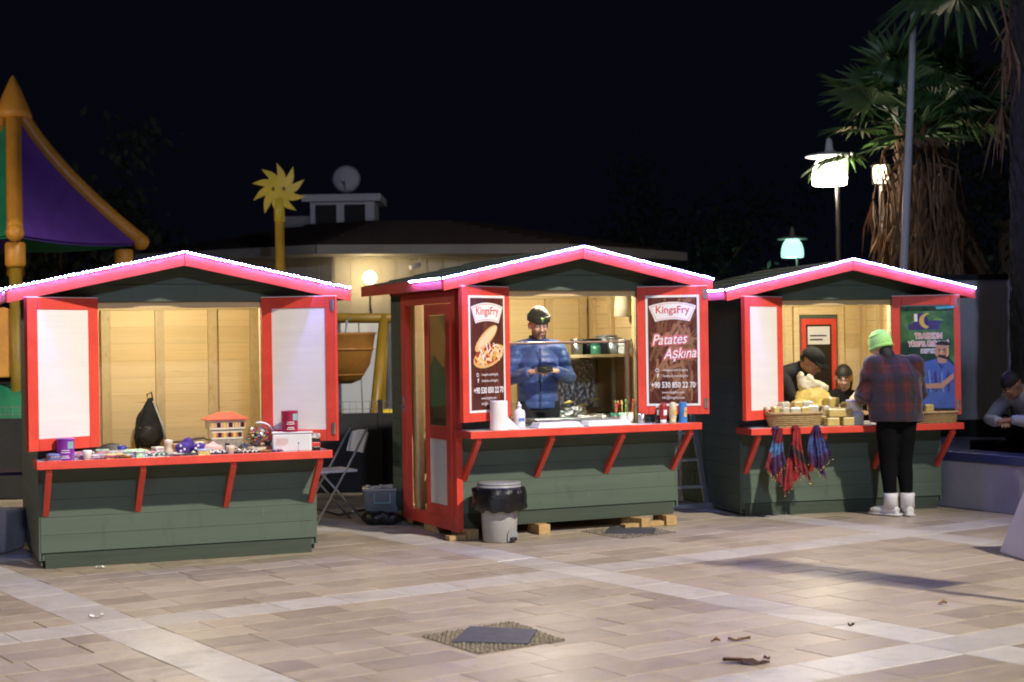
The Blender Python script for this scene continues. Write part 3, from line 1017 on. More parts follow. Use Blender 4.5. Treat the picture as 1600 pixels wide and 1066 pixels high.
# --- back door opening of the cheese stall
def back_door(st):
    r, D = st.root, st.D
    x0, x1 = 1.17, 1.72
    f = MB(); f.box((x0,D-.07,.06),(x0+.06,D-.037,1.90)); fr = f.build('door_frame', 'pine', r)
    f = MB(); f.box((x1-.06,D-.07,.06),(x1,D-.037,1.90)); f.build('frame_bar', 'pine', fr)
    f = MB(); f.box((x0+.062,D-.07,1.82),(x1-.062,D-.037,1.90)); f.build('frame_bar', 'pine', fr)
    f = MB(); f.box((x0+.10,D-.030,.1),(x0+.15,D-.014,1.78)); lf = f.build('door_leaf', 'red_paint', r)
    f = MB(); f.box((x1-.12,D-.030,.1),(x1-.07,D-.014,1.78)); f.build('leaf_bar', 'red_paint', lf)
    f = MB(); f.box((x0+.152,D-.030,1.72),(x1-.122,D-.014,1.78)); f.build('leaf_bar', 'red_paint', lf)
    piece('door_glass', (x0+.152,D-.024,.1), (x1-.122,D-.018,1.718), 'phone_black', r)
    piece('notice', (x0+.17,D-.030,1.52), (x1-.14,D-.0255,1.70), 'paper', r)
    f = MB(); f.box((x0+.19,D-.033,1.60),(x1-.18,D-.0305,1.615)); f.box((x0+.19,D-.033,1.56),(x1-.22,D-.0305,1.575)); f.build('notice_lines', 'ink_hair', r)
    f = MB(); f.box((.86,D-.09,1.03),(.94,D-.076,1.11)); f.build('socket', 'white_plastic', r, bevel=.004)
back_door(s3)

# ================================================================== BACKGROUND: lamps, palms, playground, pavilion
def street_lamp(base, hz, mat, label, power, col):
    root = empty('street_lamp', base, 0, label, 'lamp', 'plaza lamps with a flat disc hood')
    px = .10
    b = MB(); b.loft([(px,0,0),(px,0,.25),(px,0,.26),(px,0,hz-.2),(px,0,hz+.35)], [.09,.08,.035,.026,.02], n=12); b.build('pole', 'black_pot', root, smooth=True)
    b = MB(); b.lathe([(.30,.20),(.31,.205),(.28,.225),(.06,.262),(.05,.30),(.035,.42),(.0001,.45)], (0,0,hz), 24); b.build('hood', 'white_plastic', root, smooth=True)
    b = MB(); b.lathe([(.205,-.16),(.215,-.15),(.222,-.08),(.212,.02),(.18,.12),(.13,.19),(.10,.20)], (0,0,hz), 24); b.build('globe', mat, root, smooth=True)
    b = MB(); b.loft([(px,0,hz+.25),(.0,0,hz+.30)], .02, n=8); b.build('arm', 'dull_metal', root)
    ld = bpy.data.lights.new('lamp_light', 'POINT'); ld.energy = power; ld.color = col; ld.shadow_soft_size = .22
    lo = bpy.data.objects.new('lamp_light', ld); COL.objects.link(lo); lo.parent = root; lo.location = (0,0,hz-.20)
    lo.data.use_shadow = True
p = at(1296, 270, 20.0)
street_lamp((p.x, 20.0, 0), p.z, 'lamp_white', 'bright white plaza lamp with a disc hood beside the ragged palm', 150, (1.0,.84,.62))
p = at(1238, 390, 31.0)
street_lamp((p.x, 31.0, 0), p.z, 'lamp_green', 'smaller green-tinted plaza lamp glowing far behind the cheese stall roof', 25, (.5,1.0,.8))
street_lamp((-8.4,15.2,0), 3.7, 'lamp_white', 'unseen plaza lamp with a disc hood added to light the playground', 560, (1.0,.84,.62))  # extra lamp out of view, added to brighten the tower and sun ornament
# caged lantern behind the fronds
p = at(1376, 272, 21.2)
ln = empty('cage_lantern', (p.x, p.y, 0), 0, 'amber cage lantern half hidden by dead palm fronds', 'lamp')
b = MB(); b.loft([(.0,0,0),(.0,0,p.z-.16)], .03, n=8); b.build('pole', 'dull_metal', ln)
b = MB(); b.lathe([(.08,-.12),(.10,-.05),(.10,.08),(.06,.13)], (0,0,p.z), 12); b.build('glass', 'lamp_far', ln, smooth=True)
for k in range(6):
    t = k*pi/3
    b = MB(); b.loft([(.11*cos(t),.11*sin(t),p.z-.14),(.12*cos(t),.12*sin(t),p.z+.1)], .008, n=5); b.build('cage_bar', 'black_plastic', ln)
b = MB(); b.lathe([(.15,.11),(.14,.13),(.03,.2),(.0001,.21)], (0,0,p.z), 12); b.build('cap', 'black_plastic', ln)
ld = bpy.data.lights.new('lantern_light', 'POINT'); ld.energy = 14; ld.color = (1,.7,.4); ld.shadow_soft_size = .1
lo = bpy.data.objects.new('lantern_light', ld); COL.objects.link(lo); lo.parent = ln; lo.location = (0,-.2,p.z)

# flag pole
a, c = at(1412, 425, 17.6), at(1428, 12, 17.6)
d = (c-a)/(c.z-a.z); base = a - d*a.z
fp = empty('flag_pole', (base.x, base.y, 0), 0, 'tall thin pale pole rising in front of the ragged palm', 'pole')
b = MB(); b.loft([V((0,0,0)), d*2, d*c.z], [.05,.046,.036], n=14); b.build('shaft', 'white_paint', fp, smooth=True)
b = MB(); b.lathe([(.0001,0),(.06,.03),(.06,.07),(.0001,.1)], d*c.z, 12); b.build('finial', 'aluminium', fp, smooth=True)
b = MB(); b.lathe([(.16,0),(.16,.05),(.08,.07)], (0,0,0), 14); b.build('foot', 'concrete', fp)

# palms
def leafmat():
    t = NT('palm_leaf')
    n = t.noise(t.coord((1,1,1)), 6, 4)
    t.set(color=t.ramp(n, [(.3,(.05,.115,.03)),(.7,(.12,.25,.07))]), rough=.45)
leafmat()
def fan(mb, base, d, up, L, R_, rr, nseg=26, droop=.25, mi=0):
    """one fan leaf: stalk, then pleated blades spread round the stalk's end"""
    d = d.normalized(); side = d.cross(up).normalized(); nrm = side.cross(d)
    tip = base + d*L
    mid = base + d*L*.5 + V((0,0,.05*L))
    mb.loft([base, mid, tip], [.022,.015,.010], n=5, mi=mi)
    spread = R(125)
    for i in range(nseg):
        t = -spread + 2*spread*(i+.5)/nseg
        r = R_*(.72+.28*cos(t*.6))*rr.uniform(.88,1.06)
        u = d*cos(t) + side*sin(t)
        w = spread/nseg*1.05
        e = tip + u*r*.6
        f1 = tip + (d*cos(t-w)+side*sin(t-w))*r*.6 + nrm*.02
        f2 = tip + (d*cos(t+w)+side*sin(t+w))*r*.6 + nrm*.02
        end = tip + u*r + V((0,0,-droop*r*rr.uniform(.4,1.2)))
        mb.add([tip, f1, e-nrm*.015, f2, end], [(0,1,2),(0,2,3),(1,4,2),(2,4,3)], mi)
def palm(loc, h, label, seed, n_fan, fan_r, stalk, n_dead, trunk_r, lean=(0,0), dead_len=(.7,1.3), up_bias=0.0, base_out=1.0, bark='trunk_bark'):
    rr = random.Random(seed)
    root = empty('palm_tree', loc, 0, label, 'palm', 'palms behind the cheese stall')
    b = MB()
    pts, rad = [], []
    n = 14
    for i in range(n+1):
        t = i/n
        pts.append(V((lean[0]*t*t, lean[1]*t*t, h*t))); rad.append(trunk_r*(1.25-.35*t)*(1+.05*sin(i*2.1)))
    b.loft(pts, rad, n=14)
    b.build('trunk', bark, root, smooth=True)
    # old leaf bases, criss-cross up the trunk
    b = MB()
    rows = int(h/.13)
    for i in range(rows):
        z = .15+i*.13
        t = z/h
        c = V((lean[0]*t*t, lean[1]*t*t, z)); r0 = trunk_r*(1.25-.35*t)
        for k in range(9):
            a = 2*pi*(k+.5*(i%2))/9 + rr.uniform(-.12,.12)
            u = V((cos(a),sin(a),0))
            s_ = V((-sin(a),cos(a),0))
            p0 = c+u*r0*.9
            L = rr.uniform(.10,.20)
            tip = p0+u*rr.uniform(.05,.11)*base_out+V((0,0,L))
            w = rr.uniform(.03,.055)
            b.add([p0-s_*w, p0+s_*w, tip+s_*w*.5, tip-s_*w*.5, p0+u*.03-V((0,0,.04))], [(0,1,2,3),(0,4,1),(4,2,1),(0,3,4),(3,2,4)])
    tag(b.build('leaf_bases', 'dead_frond' if bark == 'trunk_bark' else bark, root), kind='stuff')
    top = V((lean[0], lean[1], h))
    # skirt of dead fronds hanging down
    b = MB()
    for i in range(n_dead):
        a = rr.uniform(0, 2*pi)
        z = h - rr.uniform(.0,.7)
        u = V((cos(a),sin(a),0))
        p0 = V((lean[0],lean[1],z)) + u*trunk_r*.8
        k1 = p0 + u*rr.uniform(.12,.32) + V((0,0,-rr.uniform(.05,.3)))
        L = rr.uniform(*dead_len)
        k2 = k1 + u*rr.uniform(-.12,.10) + V((rr.gauss(0,.06),rr.gauss(0,.06),-L*.55))
        b.loft([p0,k1,k2], [.02,.016,.01], n=5)
        for q in range(12):                    # folded dead blades
            e = k2 + V((rr.gauss(0,.11),rr.gauss(0,.11),-L*rr.uniform(.35,.75)))
            m = k2.lerp(e,.5) + V((rr.gauss(0,.05),rr.gauss(0,.05),0))
            w = V((rr.gauss(0,1),rr.gauss(0,1),.2)).normalized()*.016
            b.add([k2, m-w, m+w, e], [(0,1,2),(1,3,2)])
    tag(b.build('dead_skirt', 'dead_frond', root), kind='stuff')
    # green crown
    b = MB()
    for i in range(n_fan):
        a = rr.uniform(0, 2*pi)
        el = rr.uniform(-.35, 1.25) + up_bias
        d = V((cos(a)*cos(el), sin(a)*cos(el), sin(el)))
        b0 = top + V((cos(a)*.1, sin(a)*.1, rr.uniform(-.1,.25)))
        fan(b, b0, d, V((0,0,1)) if abs(d.z) < .93 else V((1,0,0)), stalk*rr.uniform(.75,1.15), fan_r*rr.uniform(.8,1.15), rr, 24, rr.uniform(.1,.45))
    b.build('crown', 'palm_leaf', root)
palm((5.02,19.3,0), 4.05, 'ragged palm with a brown skirt of dead fronds lit by the plaza lamp', 11, 38, .66, .70, 62, .25, dead_len=(.7,1.5), up_bias=.15)
plain('bark_grey', (.075,.066,.06), .9, .35, 14, .9, dist=.03)
palm((5.22,15.9,0), 5.4, 'dark palm trunk rising behind the person seated on the planter', 12, 30, .95, .95, 12, .135, lean=(.05,.0), dead_len=(.5,1.2), base_out=.4, bark='bark_grey')

# broadleaf trees, dim, behind the playground and along the back
def tree(loc, h, rad, label, seed, n=2600):
    rr = random.Random(seed)
    root = empty('broadleaf_tree', loc, 0, label, 'tree', 'dark trees behind the square')
    b = MB(); b.loft([(0,0,0),(.05,0,h*.3),(0,.05,h*.62)], [.20,.15,.09], n=9)
    for k in range(7):
        a = rr.uniform(0,6.28); b.loft([(0,.03,h*.38),(cos(a)*rad*.4,sin(a)*rad*.4,h*.58),(cos(a)*rad*.7,sin(a)*rad*.7,h*.75)], [.07,.045,.015], n=6)
    b.build('trunk', 'trunk_bark', root, smooth=True)
    b = MB()
    cl = [V((rr.gauss(0,.45)*rad, rr.gauss(0,.45)*rad, h*.68+rr.gauss(0,.15)*h)) for _ in range(26)]
    for i in range(n):
        c = rr.choice(cl)
        v = V((rr.gauss(0,1),rr.gauss(0,1),rr.gauss(0,1)))
        p = c + v*rad*.17
        u = V((rr.gauss(0,1),rr.gauss(0,1),rr.gauss(0,1))).normalized(); w = u.orthogonal()
        s_ = rr.uniform(.06,.12)
        b.add([p-u*s_, p+w*s_*.45, p+u*s_, p-w*s_*.45], [(0,1,2,3)])
    b.build('crown', 'dark_leaf', root)
tree((-7.4,25.5,0), 4.6, 1.6, 'dim leafy tree behind the purple playground roof', 21)
tree((3.6,34,0), 5.0, 2.2, 'dark tree in the night behind the two nearer stalls', 22)
tree((8.2,26,0), 5.6, 2.2, 'dark tree far behind the palms', 23)

# --- playground tower with tent-shaped plastic roof
ct = V((-6.38,20.2,0))
tw = empty('playground_tower', ct, R(17.5), 'playground tower with a purple and green pointed roof and orange ribs', 'playground')
hd, z0, z1 = 1.58, 2.96, 4.87
cor = [V((0,-hd,0)), V((hd,0,0)), V((0,hd,0)), V((-hd,0,0))]
def prof(t):   # t from the eave 0 to the peak 1: concave sweep
    return (1-t)**1.45*.97+.03*(1-t), z0 + (z1-z0)*t
faces = []
for k in range(4):
    a, c = cor[k], cor[(k+1)%4]
    b = MB(); vs, fs = [], []
    n, m = 12, 8
    for i in range(n+1):
        r, z = prof(i/n)
        for j in range(m+1):
            q = a.lerp(c, j/m)*r
            sag = .05*sin(pi*j/m)*(1-i/n)
            vs.append((q.x*(1-sag), q.y*(1-sag), z - sag*.8))
    for i in range(n):
        for j in range(m): fs.append((i*(m+1)+j, i*(m+1)+j+1, (i+1)*(m+1)+j+1, (i+1)*(m+1)+j))
    o0 = len(vs)
    vs2 = [(x*.97, y*.97, z-.03) for x,y,z in vs]
    b.add(vs, fs); b.add(vs2, fs)
    b.build('roof_panel', 'purple_plastic' if k in (0,2) else 'green_plastic', tw, smooth=True)
for k in range(4):
    a = cor[k]
    pts, rad = [], []
    for i in range(15):
        r, z = prof(i/14*.97)
        pts.append(V((a.x*r*1.01, a.y*r*1.01, z+.02))); rad.append(.095)
    b = MB(); b.loft(pts, rad, n=8); b.build('rib', 'orange_plastic', tw, smooth=True)
    b = MB(); b.ball(V((a.x*1.0,a.y*1.0,z0+.02)), .11, 10, 6); b.build('rib_end', 'orange_plastic', tw, smooth=True)
    u = a*.86
    b = MB(); b.loft([V((u.x,u.y,0)),V((u.x,u.y,2.60))], .075, n=12); po_ = b.build('post', 'mustard_paint', tw, smooth=True)
    b = MB(); b.lathe([(.10,0),(.12,.03),(.12,.28),(.10,.30)], (u.x,u.y,2.58), 14); b.build('collar', 'orange_plastic', po_, smooth=True)
b = MB(); b.lathe([(.24,-.30),(.21,-.2),(.11,.05),(.03,.22),(.0001,.25)], (0,0,z1), 16); b.build('peak_cap', 'orange_plastic', tw, smooth=True)
b = MB(); b.box((-1.0,-1.0,1.05),(1.0,1.0,1.15), M4.Rotation(pi/4,4,'Z')); b.build('deck', 'dark_wall', tw)
b = MB()
vs, fs = [], []
for i in range(9):                                     # half-pipe slide
    t = i/8
    c0 = V((-.15+.3*t, -1.25-1.9*t, 1.15-1.0*t+.12*(t*t)))
    for j in range(9):
        q = pi + pi*j/8
        vs.append((c0.x+.36*cos(q), c0.y, c0.z+.36+.36*sin(q)))
for i in range(8):
    for j in range(8): fs.append((i*9+j, i*9+j+1, (i+1)*9+j+1, (i+1)*9+j))
b.add(vs, fs); b.build('slide', 'green_plastic', tw, smooth=True)
b = MB(); b.prism([(-.5,0),(.5,0),(.58,.35),(.42,.75),(0,.85),(-.42,.75),(-.58,.35)], -.04, .04); b.build('side_panel', 'orange_plastic', tw, (-.15,-1.3,1.25), (0,0,.1), bevel=.02)
b = MB(); b.box((-.9,-.05,0),(.9,.05,1.04)); b.build('skirt_panel', 'purple_plastic', tw, (.1,-.95,0), (0,0,.75))

# --- sun ornament on a pole
sp = at(436, 297, 21.0)
plain('sun_pole', (.72,.42,.05), .4, .1, 5, .1)
su = empty('sun_ornament', (sp.x, 21.0, 0), 0, 'yellow sun with curled rays on top of a pole', 'ornament')
poly = []
nr = 10
core = .195
for k in range(nr):
    a0 = 2*pi*k/nr + .12
    for da, r in ((-.31, core), (-.20, .225), (-.06, .262), (.10, .305), (.26, .365), (.20, .30), (.17, .25), (.20, .222), (.31, core*.99)):
        poly.append(((r)*cos(a0+da), (r)*sin(a0+da)))
b = MB()
n = len(poly)
vs = [V((0,-.06,0)), V((0,.06,0))] + [V((x,-.03,z)) for x,z in poly] + [V((x,.03,z)) for x,z in poly]
fs = []
for i in range(n):
    j = (i+1)%n
    fs += [(0,2+i,2+j),(1,2+n+j,2+n+i),(2+i,2+n+i,2+n+j,2+j)]
b.add(vs, fs); b.build('sun_face', 'yellow_paint', su, (0,0,sp.z), bevel=.006)
for x in (-.07,.07):
    b = MB(); b.ball((x,-.05,sp.z+.01), (.022,.02,.03), 8, 6); b.build('eye', 'mustard_paint', su, smooth=True)
b = MB(); b.loft([(0,0,0),(0,0,sp.z-.12)], .062, n=14); b.build('pole', 'sun_pole', su, smooth=True)
b = MB(); b.loft([(0,0,sp.z-.42),(0,0,sp.z-.12)], .07, n=14); b.build('sleeve', 'yellow_paint', su, smooth=True)

# --- swing frame between the stalls
sw_y = 17.6
a, c = at(500,496,sw_y), at(640,498,sw_y)
sg = empty('swing_frame', (a.x, sw_y, 0), 0, 'mustard tube swing frame standing behind the gap between two stalls', 'swing')
b = MB(); b.loft([(-.6,0,a.z),(c.x-a.x+.3,0,c.z)], .055, n=12); b.build('beam', 'mustard_paint', sg, smooth=True)
for x in (.72, -.5):
    for s in (-1, 1):
        b = MB(); b.loft([(x,0,a.z),(x-.16,s*.65,0)], .055, n=12); b.build('leg', 'mustard_paint', sg, smooth=True)
for x in (.43,.80):
    b = MB(); b.loft([(x,0,a.z),(x+.05,-.15,.75)], .008, n=5); b.build('chain', 'dull_metal', sg)
b = MB(); b.loft([(.22,-.2,.68),(.95,-.2,.68)], [(.10,.14),(.12,.16)], n=10); b.build('seat', 'green_plastic', sg, smooth=True)
b = MB(); b.lathe([(.10,0),(.11,.02),(.11,.14),(.08,.16)], (.75,-.28,.70), 10, mat=M4.Rotation(.2,4,'X')); b.build('seat_grip', 'yellow_paint', sg, smooth=True)
q = at(546,556,16.9)
plain('amber_dull', (.30,.13,.025), .5, .15, 4, .1)
bk = empty('bucket_swing', (q.x, q.y, 0), 0, 'round amber plastic bucket hanging behind the blank white shutter', 'bucket')
b = MB(); b.lathe([(.10,-.30),(.20,-.26),(.30,-.10),(.34,.10),(.36,.22),(.38,.24),(.36,.25),(.32,.10),(.26,-.12),(.001,-.22)], (-.08,0,q.z), 22); b.build('bowl', 'amber_dull', bk, smooth=True)
for k in range(4):
    b = MB(); b.lathe([(.225+.035*k,-.02),(.245+.035*k,.0),(.225+.035*k,.02)], (-.08,0,q.z-.2+.09*k), 22); b.build('ridge', 'amber_dull', bk, smooth=True)
b = MB(); b.loft([(-.08,0,q.z+.02),(-.02,0,q.z+.38),(.0,.3,q.z+.41)], .012, n=6); b.build('hook', 'dull_metal', bk)

# --- low dark fence with mesh behind the gap and beside the playground
fc = empty('low_fence', (-1.9,16.6,0), 0, 'low dark fence with a wire top behind the gap between stalls', 'fence')
for i in range(7):
    x = -5.5 + i*1.2
    b = MB(); b.box((x+.02,-.02,.02),(x+1.18,.02,.86)); b.build('panel', 'dark_wall', fc)
    b = MB(); b.box((x-.03,-.03,0),(x+.018,.03,1.0)); b.build('post', 'dark_wall', fc)
b = MB()
for i in range(120): b.box((-5.5+i*.07,-.003,.86),(-5.5+i*.07+.005,.003,.98))
for z in (.90,.98): b.box((-5.5,-.004,z),(2.9,.004,z+.006))
b.build('wire_mesh', 'dull_metal', fc)

# --- pavilion building behind
bc = V((-2.0,27.6,0))
bd = empty('pavilion', bc, 0, 'low pavilion with cream panelled walls and a dark hipped tile roof', 'building')
Rw, nS = 3.6, 8
off = R(-100.0)
def rim(r, k): t = off + 2*pi*k/nS; return V((r*cos(t)*1.15, r*sin(t), 0))
for k in range(nS):
    a, c = rim(Rw,k), rim(Rw,k+1)
    b = MB(); b.add([a, c, c+V((0,0,2.93)), a+V((0,0,2.93))], [(0,1,2,3)])
    aa, cc = a*.985, c*.985
    b.add([aa, cc, cc+V((0,0,2.93)), aa+V((0,0,2.93))], [(3,2,1,0)])
    w = b.build('wall', 'cream_wall', bd)
    n = max(int((c-a).length/.24), 1)
    nrm = V(((c-a).y, -(c-a).x, 0)).normalized()
    if nrm.y < .3:
        m = (c-a).normalized()
        for i in range(n):                                  # upright boards
            p0 = a.lerp(c, (i+.06)/n); p1 = a.lerp(c, (i+.94)/n)
            b = MB(); q0, q1 = p0+nrm*.012, p1+nrm*.012
            b.add([p0+V((0,0,2.05)),p1+V((0,0,2.05)),p1+V((0,0,2.9)),p0+V((0,0,2.9)),q0+V((0,0,2.05)),q1+V((0,0,2.05)),q1+V((0,0,2.9)),q0+V((0,0,2.9))],
                  [(4,5,6,7),(0,1,5,4),(1,2,6,5),(2,3,7,6),(3,0,4,7)])
            b.build('board', 'cream_wall', w)
        L = (c-a).length
        for i in range(4):                                   # shopfront windows
            f0, f1 = (i+.08)/4, (i+.92)/4
            p0, p1 = a.lerp(c,f0)+nrm*.02, a.lerp(c,f1)+nrm*.02
            b = MB(); b.bar(p0+V((0,0,.5)), p1+V((0,0,.5)), .04, .06); b.bar(p0+V((0,0,1.98)), p1+V((0,0,1.98)), .04, .06)
            b.bar(p0+V((0,0,.47)), p0+V((0,0,2.0)), .06, .06); b.bar(p1+V((0,0,.47)), p1+V((0,0,2.0)), .06, .06)
            wf = b.build('window', 'dull_metal', bd)
            b = MB(); b.add([p0+V((0,0,.5)),p1+V((0,0,.5)),p1+V((0,0,1.97)),p0+V((0,0,1.97))], [(0,1,2,3)])
            b.build('pane', 'shop_light' if (k, i) in ((0,0),(7,3),(0,1)) else 'phone_black', wf)
    # roof slope and gutter
    a2, c2 = rim(Rw+.75,k), rim(Rw+.75,k+1)
    pk = V((0,0,4.0)); t0 = rim(1.2,k)+V((0,0,3.66)); t1 = rim(1.2,k+1)+V((0,0,3.66))
    e0, e1 = a2+V((0,0,3.06)), c2+V((0,0,3.06))
    b = MB(); b.add([e0,e1,t1,t0,e0-V((0,0,.1)),e1-V((0,0,.1)),t1-V((0,0,.1)),t0-V((0,0,.1))], [(0,1,2,3),(7,6,5,4),(0,4,5,1),(1,5,6,2),(2,6,7,3),(3,7,4,0)])
    rs = b.build('roof', 'roof_tile', bd)
    for i in range(9):
        f0 = i/9
        p0, p1 = e0.lerp(t0,f0), e1.lerp(t1,f0)
        b = MB(); b.bar(p0+V((0,0,.02)), p1+V((0,0,.02)), .06, .05); b.build('tile_course', 'roof_tile', rs)
    b = MB(); b.bar(a2*1.01+V((0,0,3.0)), c2*1.01+V((0,0,3.0)), .10, .14); b.build('gutter', 'gutter', bd)
    b = MB(); b.add([a*.99+V((0,0,2.93)), c*.99+V((0,0,2.93)), c2+V((0,0,2.945)), a2+V((0,0,2.945))], [(0,1,2,3)]); b.build('soffit', 'gutter', bd)
# roof cabin with flat cap, and the dish
q = at(548, 360, 28.5)
rel = q - bc
b = MB(); b.box((rel.x-.55,-.5,3.55),(rel.x+.55,.5,4.05)); cb = b.build('roof_cabin', 'white_wall', bd)
b = MB(); b.box((rel.x-.68,-.65,4.05),(rel.x+.68,.65,4.17)); b.build('cabin_cap', 'white_wall', cb)
for x in (-.28,.22):
    b = MB(); b.box((rel.x+x-.18,-.52,3.68),(rel.x+x+.18,-.503,4.0)); b.build('cabin_window', 'dark_wall', cb)
b = MB(); b.box((rel.x-1.1,-.4,3.5),(rel.x-.56,.4,3.82)); b.build('vent_box', 'concrete', cb)
q = at(540, 279, 28.2); rel = q - bc
dsh = MB(); dsh.lathe([(.0001,.05),(.12,.045),(.2,.02),(.26,-.03),(.262,-.028),(.2,.035),(.1,.06),(.0001,.066)], (0,0,0), 24, mat=M4.Rotation(R(82),4,'X'))
ds = empty('satellite_dish', q, 0, 'pale round satellite dish above the pavilion roof', 'dish')
dsh.build('reflector', 'white_wall', ds, smooth=True)
b = MB(); b.loft([(0,.02,0),(0,.06,-.55)], .02, n=8); b.build('mast', 'dull_metal', ds)
b = MB(); b.loft([(0,-.03,-.22),(.0,-.30,-.06)], .008, n=5); b.box((-.03,-.34,-.09),(.03,-.27,-.02)); b.build('feed_arm', 'dull_metal', ds)
# lit wall lamp and a camera on the pavilion
q = at(578, 434, 23.8)
wl = empty('wall_lamp', q, 0, 'glowing round lamp on the pavilion wall between two stall roofs', 'lamp')
b = MB(); b.ball((0,0,0), .10, 16, 10); b.build('globe', 'bulb_warm', wl, smooth=True)
b = MB(); b.loft([(0,0,-.10),(0,0,-.5),(0,.25,-.55)], .02, n=8); b.build('bracket', 'black_plastic', wl)
ld = bpy.data.lights.new('wall_lamp_light', 'POINT'); ld.energy = 15; ld.color = (1,.80,.42); ld.shadow_soft_size = .12
lo = bpy.data.objects.new('wall_lamp_light', ld); COL.objects.link(lo); lo.parent = wl; lo.location = (0,-.12,0)
q = at(650, 414, 23.9)
sc_ = empty('security_camera', q, 0, 'small white security camera under the pavilion eaves', 'camera')
b = MB(); b.loft([(-.06,-.18,-.05),(.04,.05,.0)], .04, n=10); b.build('barrel', 'white_plastic', sc_, smooth=True)
b = MB(); b.loft([(.04,.03,.0),(.06,.12,.10)], .018, n=8); b.build('mount', 'white_plastic', sc_)

# --- white garden wall behind the planter
b = MB(); b.box((3.2,17.9,0.62),(9.5,18.1,2.22)); gw = tag(b.build('garden_wall', 'white_wall', None, bevel=.01), 'pale lavender plaster wall behind the seated person', 'wall')
b = MB(); b.box((3.2,17.88,.0),(9.5,18.08,.615)); b.build('wall_base', 'dark_wall', gw)
b = MB(); b.box((3.15,17.85,2.222),(9.5,18.15,2.28)); b.build('coping', 'dark_wall', gw)

# --- planter with blue bench top
pl = [V((3.88,14.80,0)), V((4.44,13.78,0)), V((5.3,12.9,0)), V((7.2,12.7,0)), V((7.4,15.6,0)), V((4.4,16.6,0))]
pt = empty('planter_bench', (4.4,14.6,0), 0, 'pale planter wall with a dark blue seat top beside the cheese stall', 'planter')
def ringwall(poly, inset, z0, z1):
    c = sum(poly, V((0,0,0)))/len(poly)
    b = MB(); n = len(poly)
    o_ = [p - V((4.4,14.6,0)) for p in poly]
    i_ = [p.lerp(c, inset) - V((4.4,14.6,0)) for p in poly]
    vs = [p+V((0,0,z0)) for p in o_] + [p+V((0,0,z1)) for p in o_] + [p+V((0,0,z1)) for p in i_] + [p+V((0,0,z0)) for p in i_]
    fs = []
    for k in range(n):
        j = (k+1)%n
        for a_ in range(3): fs.append((a_*n+k, a_*n+j, (a_+1)*n+j, (a_+1)*n+k))
        fs.append((3*n+k, 3*n+j, j, k))
    b.add(vs, fs); return b
ringwall(pl, .22, 0, .435).build('wall', 'planter_paint', pt, bevel=.01)
c_ = sum(pl, V((0,0,0)))/6
ringwall([p + (p-c_).normalized()*.03 for p in pl], .27, .437, .52).build('seat_top', 'bench_blue', pt, bevel=.01)
b = MB(); b.add([p.lerp(c_,.2)-V((4.4,14.6,0))+V((0,0,.38)) for p in pl], [tuple(range(6))]); b.build('soil', 'litter_brown', pt)

# --- slanted white block at the edge of the square
q = gp(1602, 878)
b = MB(); b.add([(-.17,-.25,0),(.6,-.25,0),(.6,.3,0),(-.17,.3,0),(.02,-.16,.55),(.5,-.16,.55),(.5,.2,.55),(.02,.2,.55)], [(3,2,1,0),(4,5,6,7),(0,1,5,4),(1,2,6,5),(2,3,7,6),(3,0,4,7)])
tag(b.build('concrete_block', 'white_wall', None, (q.x+.16,q.y+.2,0), (0,0,.1), bevel=.015), 'slanted white concrete block cut by the edge of the view beside the planter', 'block')

# --- unseen banner on a post, added to cast the shadow streak on the paving
bp = empty('shadow_caster_post', (4.0,8.6,0), atan2(-1.5-8.6, 13.0-4.0)+pi/2, 'unseen narrow banner on a post added to cast a shadow on the open paving', 'banner')
b = MB(); b.loft([(-.20,0,0),(-.20,0,3.75)], [.035,.028], n=10); b.build('post', 'dull_metal', bp, smooth=True)
b = MB()
vs = []
for i in range(7):
    for j in range(13): vs.append((-.15+.30*i/6, .02*sin(i*.9+j*.5), 2.05+1.5*j/12))
b.add(vs, [(i*13+j,(i+1)*13+j,(i+1)*13+j+1,i*13+j+1) for i in range(6) for j in range(12)]); b.build('shadow_caster_cloth', 'bench_blue', bp, smooth=True)
for z in (2.05, 3.56):
    b = MB(); b.loft([(-.20,0,z),(.17,0,z)], .012, n=8); b.build('arm', 'dull_metal', bp)

# ================================================================== PEOPLE
def skinmat(name, c, stubble=False):
    t = NT(name)
    n = t.noise(t.coord((1,1,1), rnd=False), 14, 4)
    col = t.ramp(n, [(.3, tuple(x*.86 for x in c)), (.7, tuple(min(1,x*1.1) for x in c))])
    t.set(color=col, rough=.5, sss=.08)
skinmat('skin', (.62,.38,.27)); skinmat('skin_dark', (.40,.21,.14))
plain('hair_black', (.012,.009,.008), .6, .3, 30, .5)
plain('stubble', (.20,.12,.085), .8, .25, 40, .3)
plain('lip', (.36,.13,.10), .5)
plain('eye_white', (.60,.57,.54), .2)
plain('iris', (.02,.012,.008), .15)
plain('beanie_grey', (.085,.092,.082), 1.0, .25, 40, .6)
plain('beanie_neon', (.42,.82,.20), .9, .10, 40, .5)
plain('badge_green', (.35,.70,.12), .5)
plain('jeans_black', (.014,.015,.019), .9, .35, 14, .4)
plain('trouser_black', (.0045,.0045,.005), 1.0, .2, 20, .4).set(spec=.12)
plain('coat_black', (.010,.010,.011), .85, .25, 20, .4).set(spec=.2)
plain('cap_black', (.009,.009,.009), .97, .2, 20, .4).set(spec=.2)
plain('sneaker_white', (.72,.70,.70), .5, .06, 12, .2)
plain('sole', (.60,.58,.57), .6, .1)
plain('shirt_pale', (.48,.53,.64), .85, .12, 12, .4)
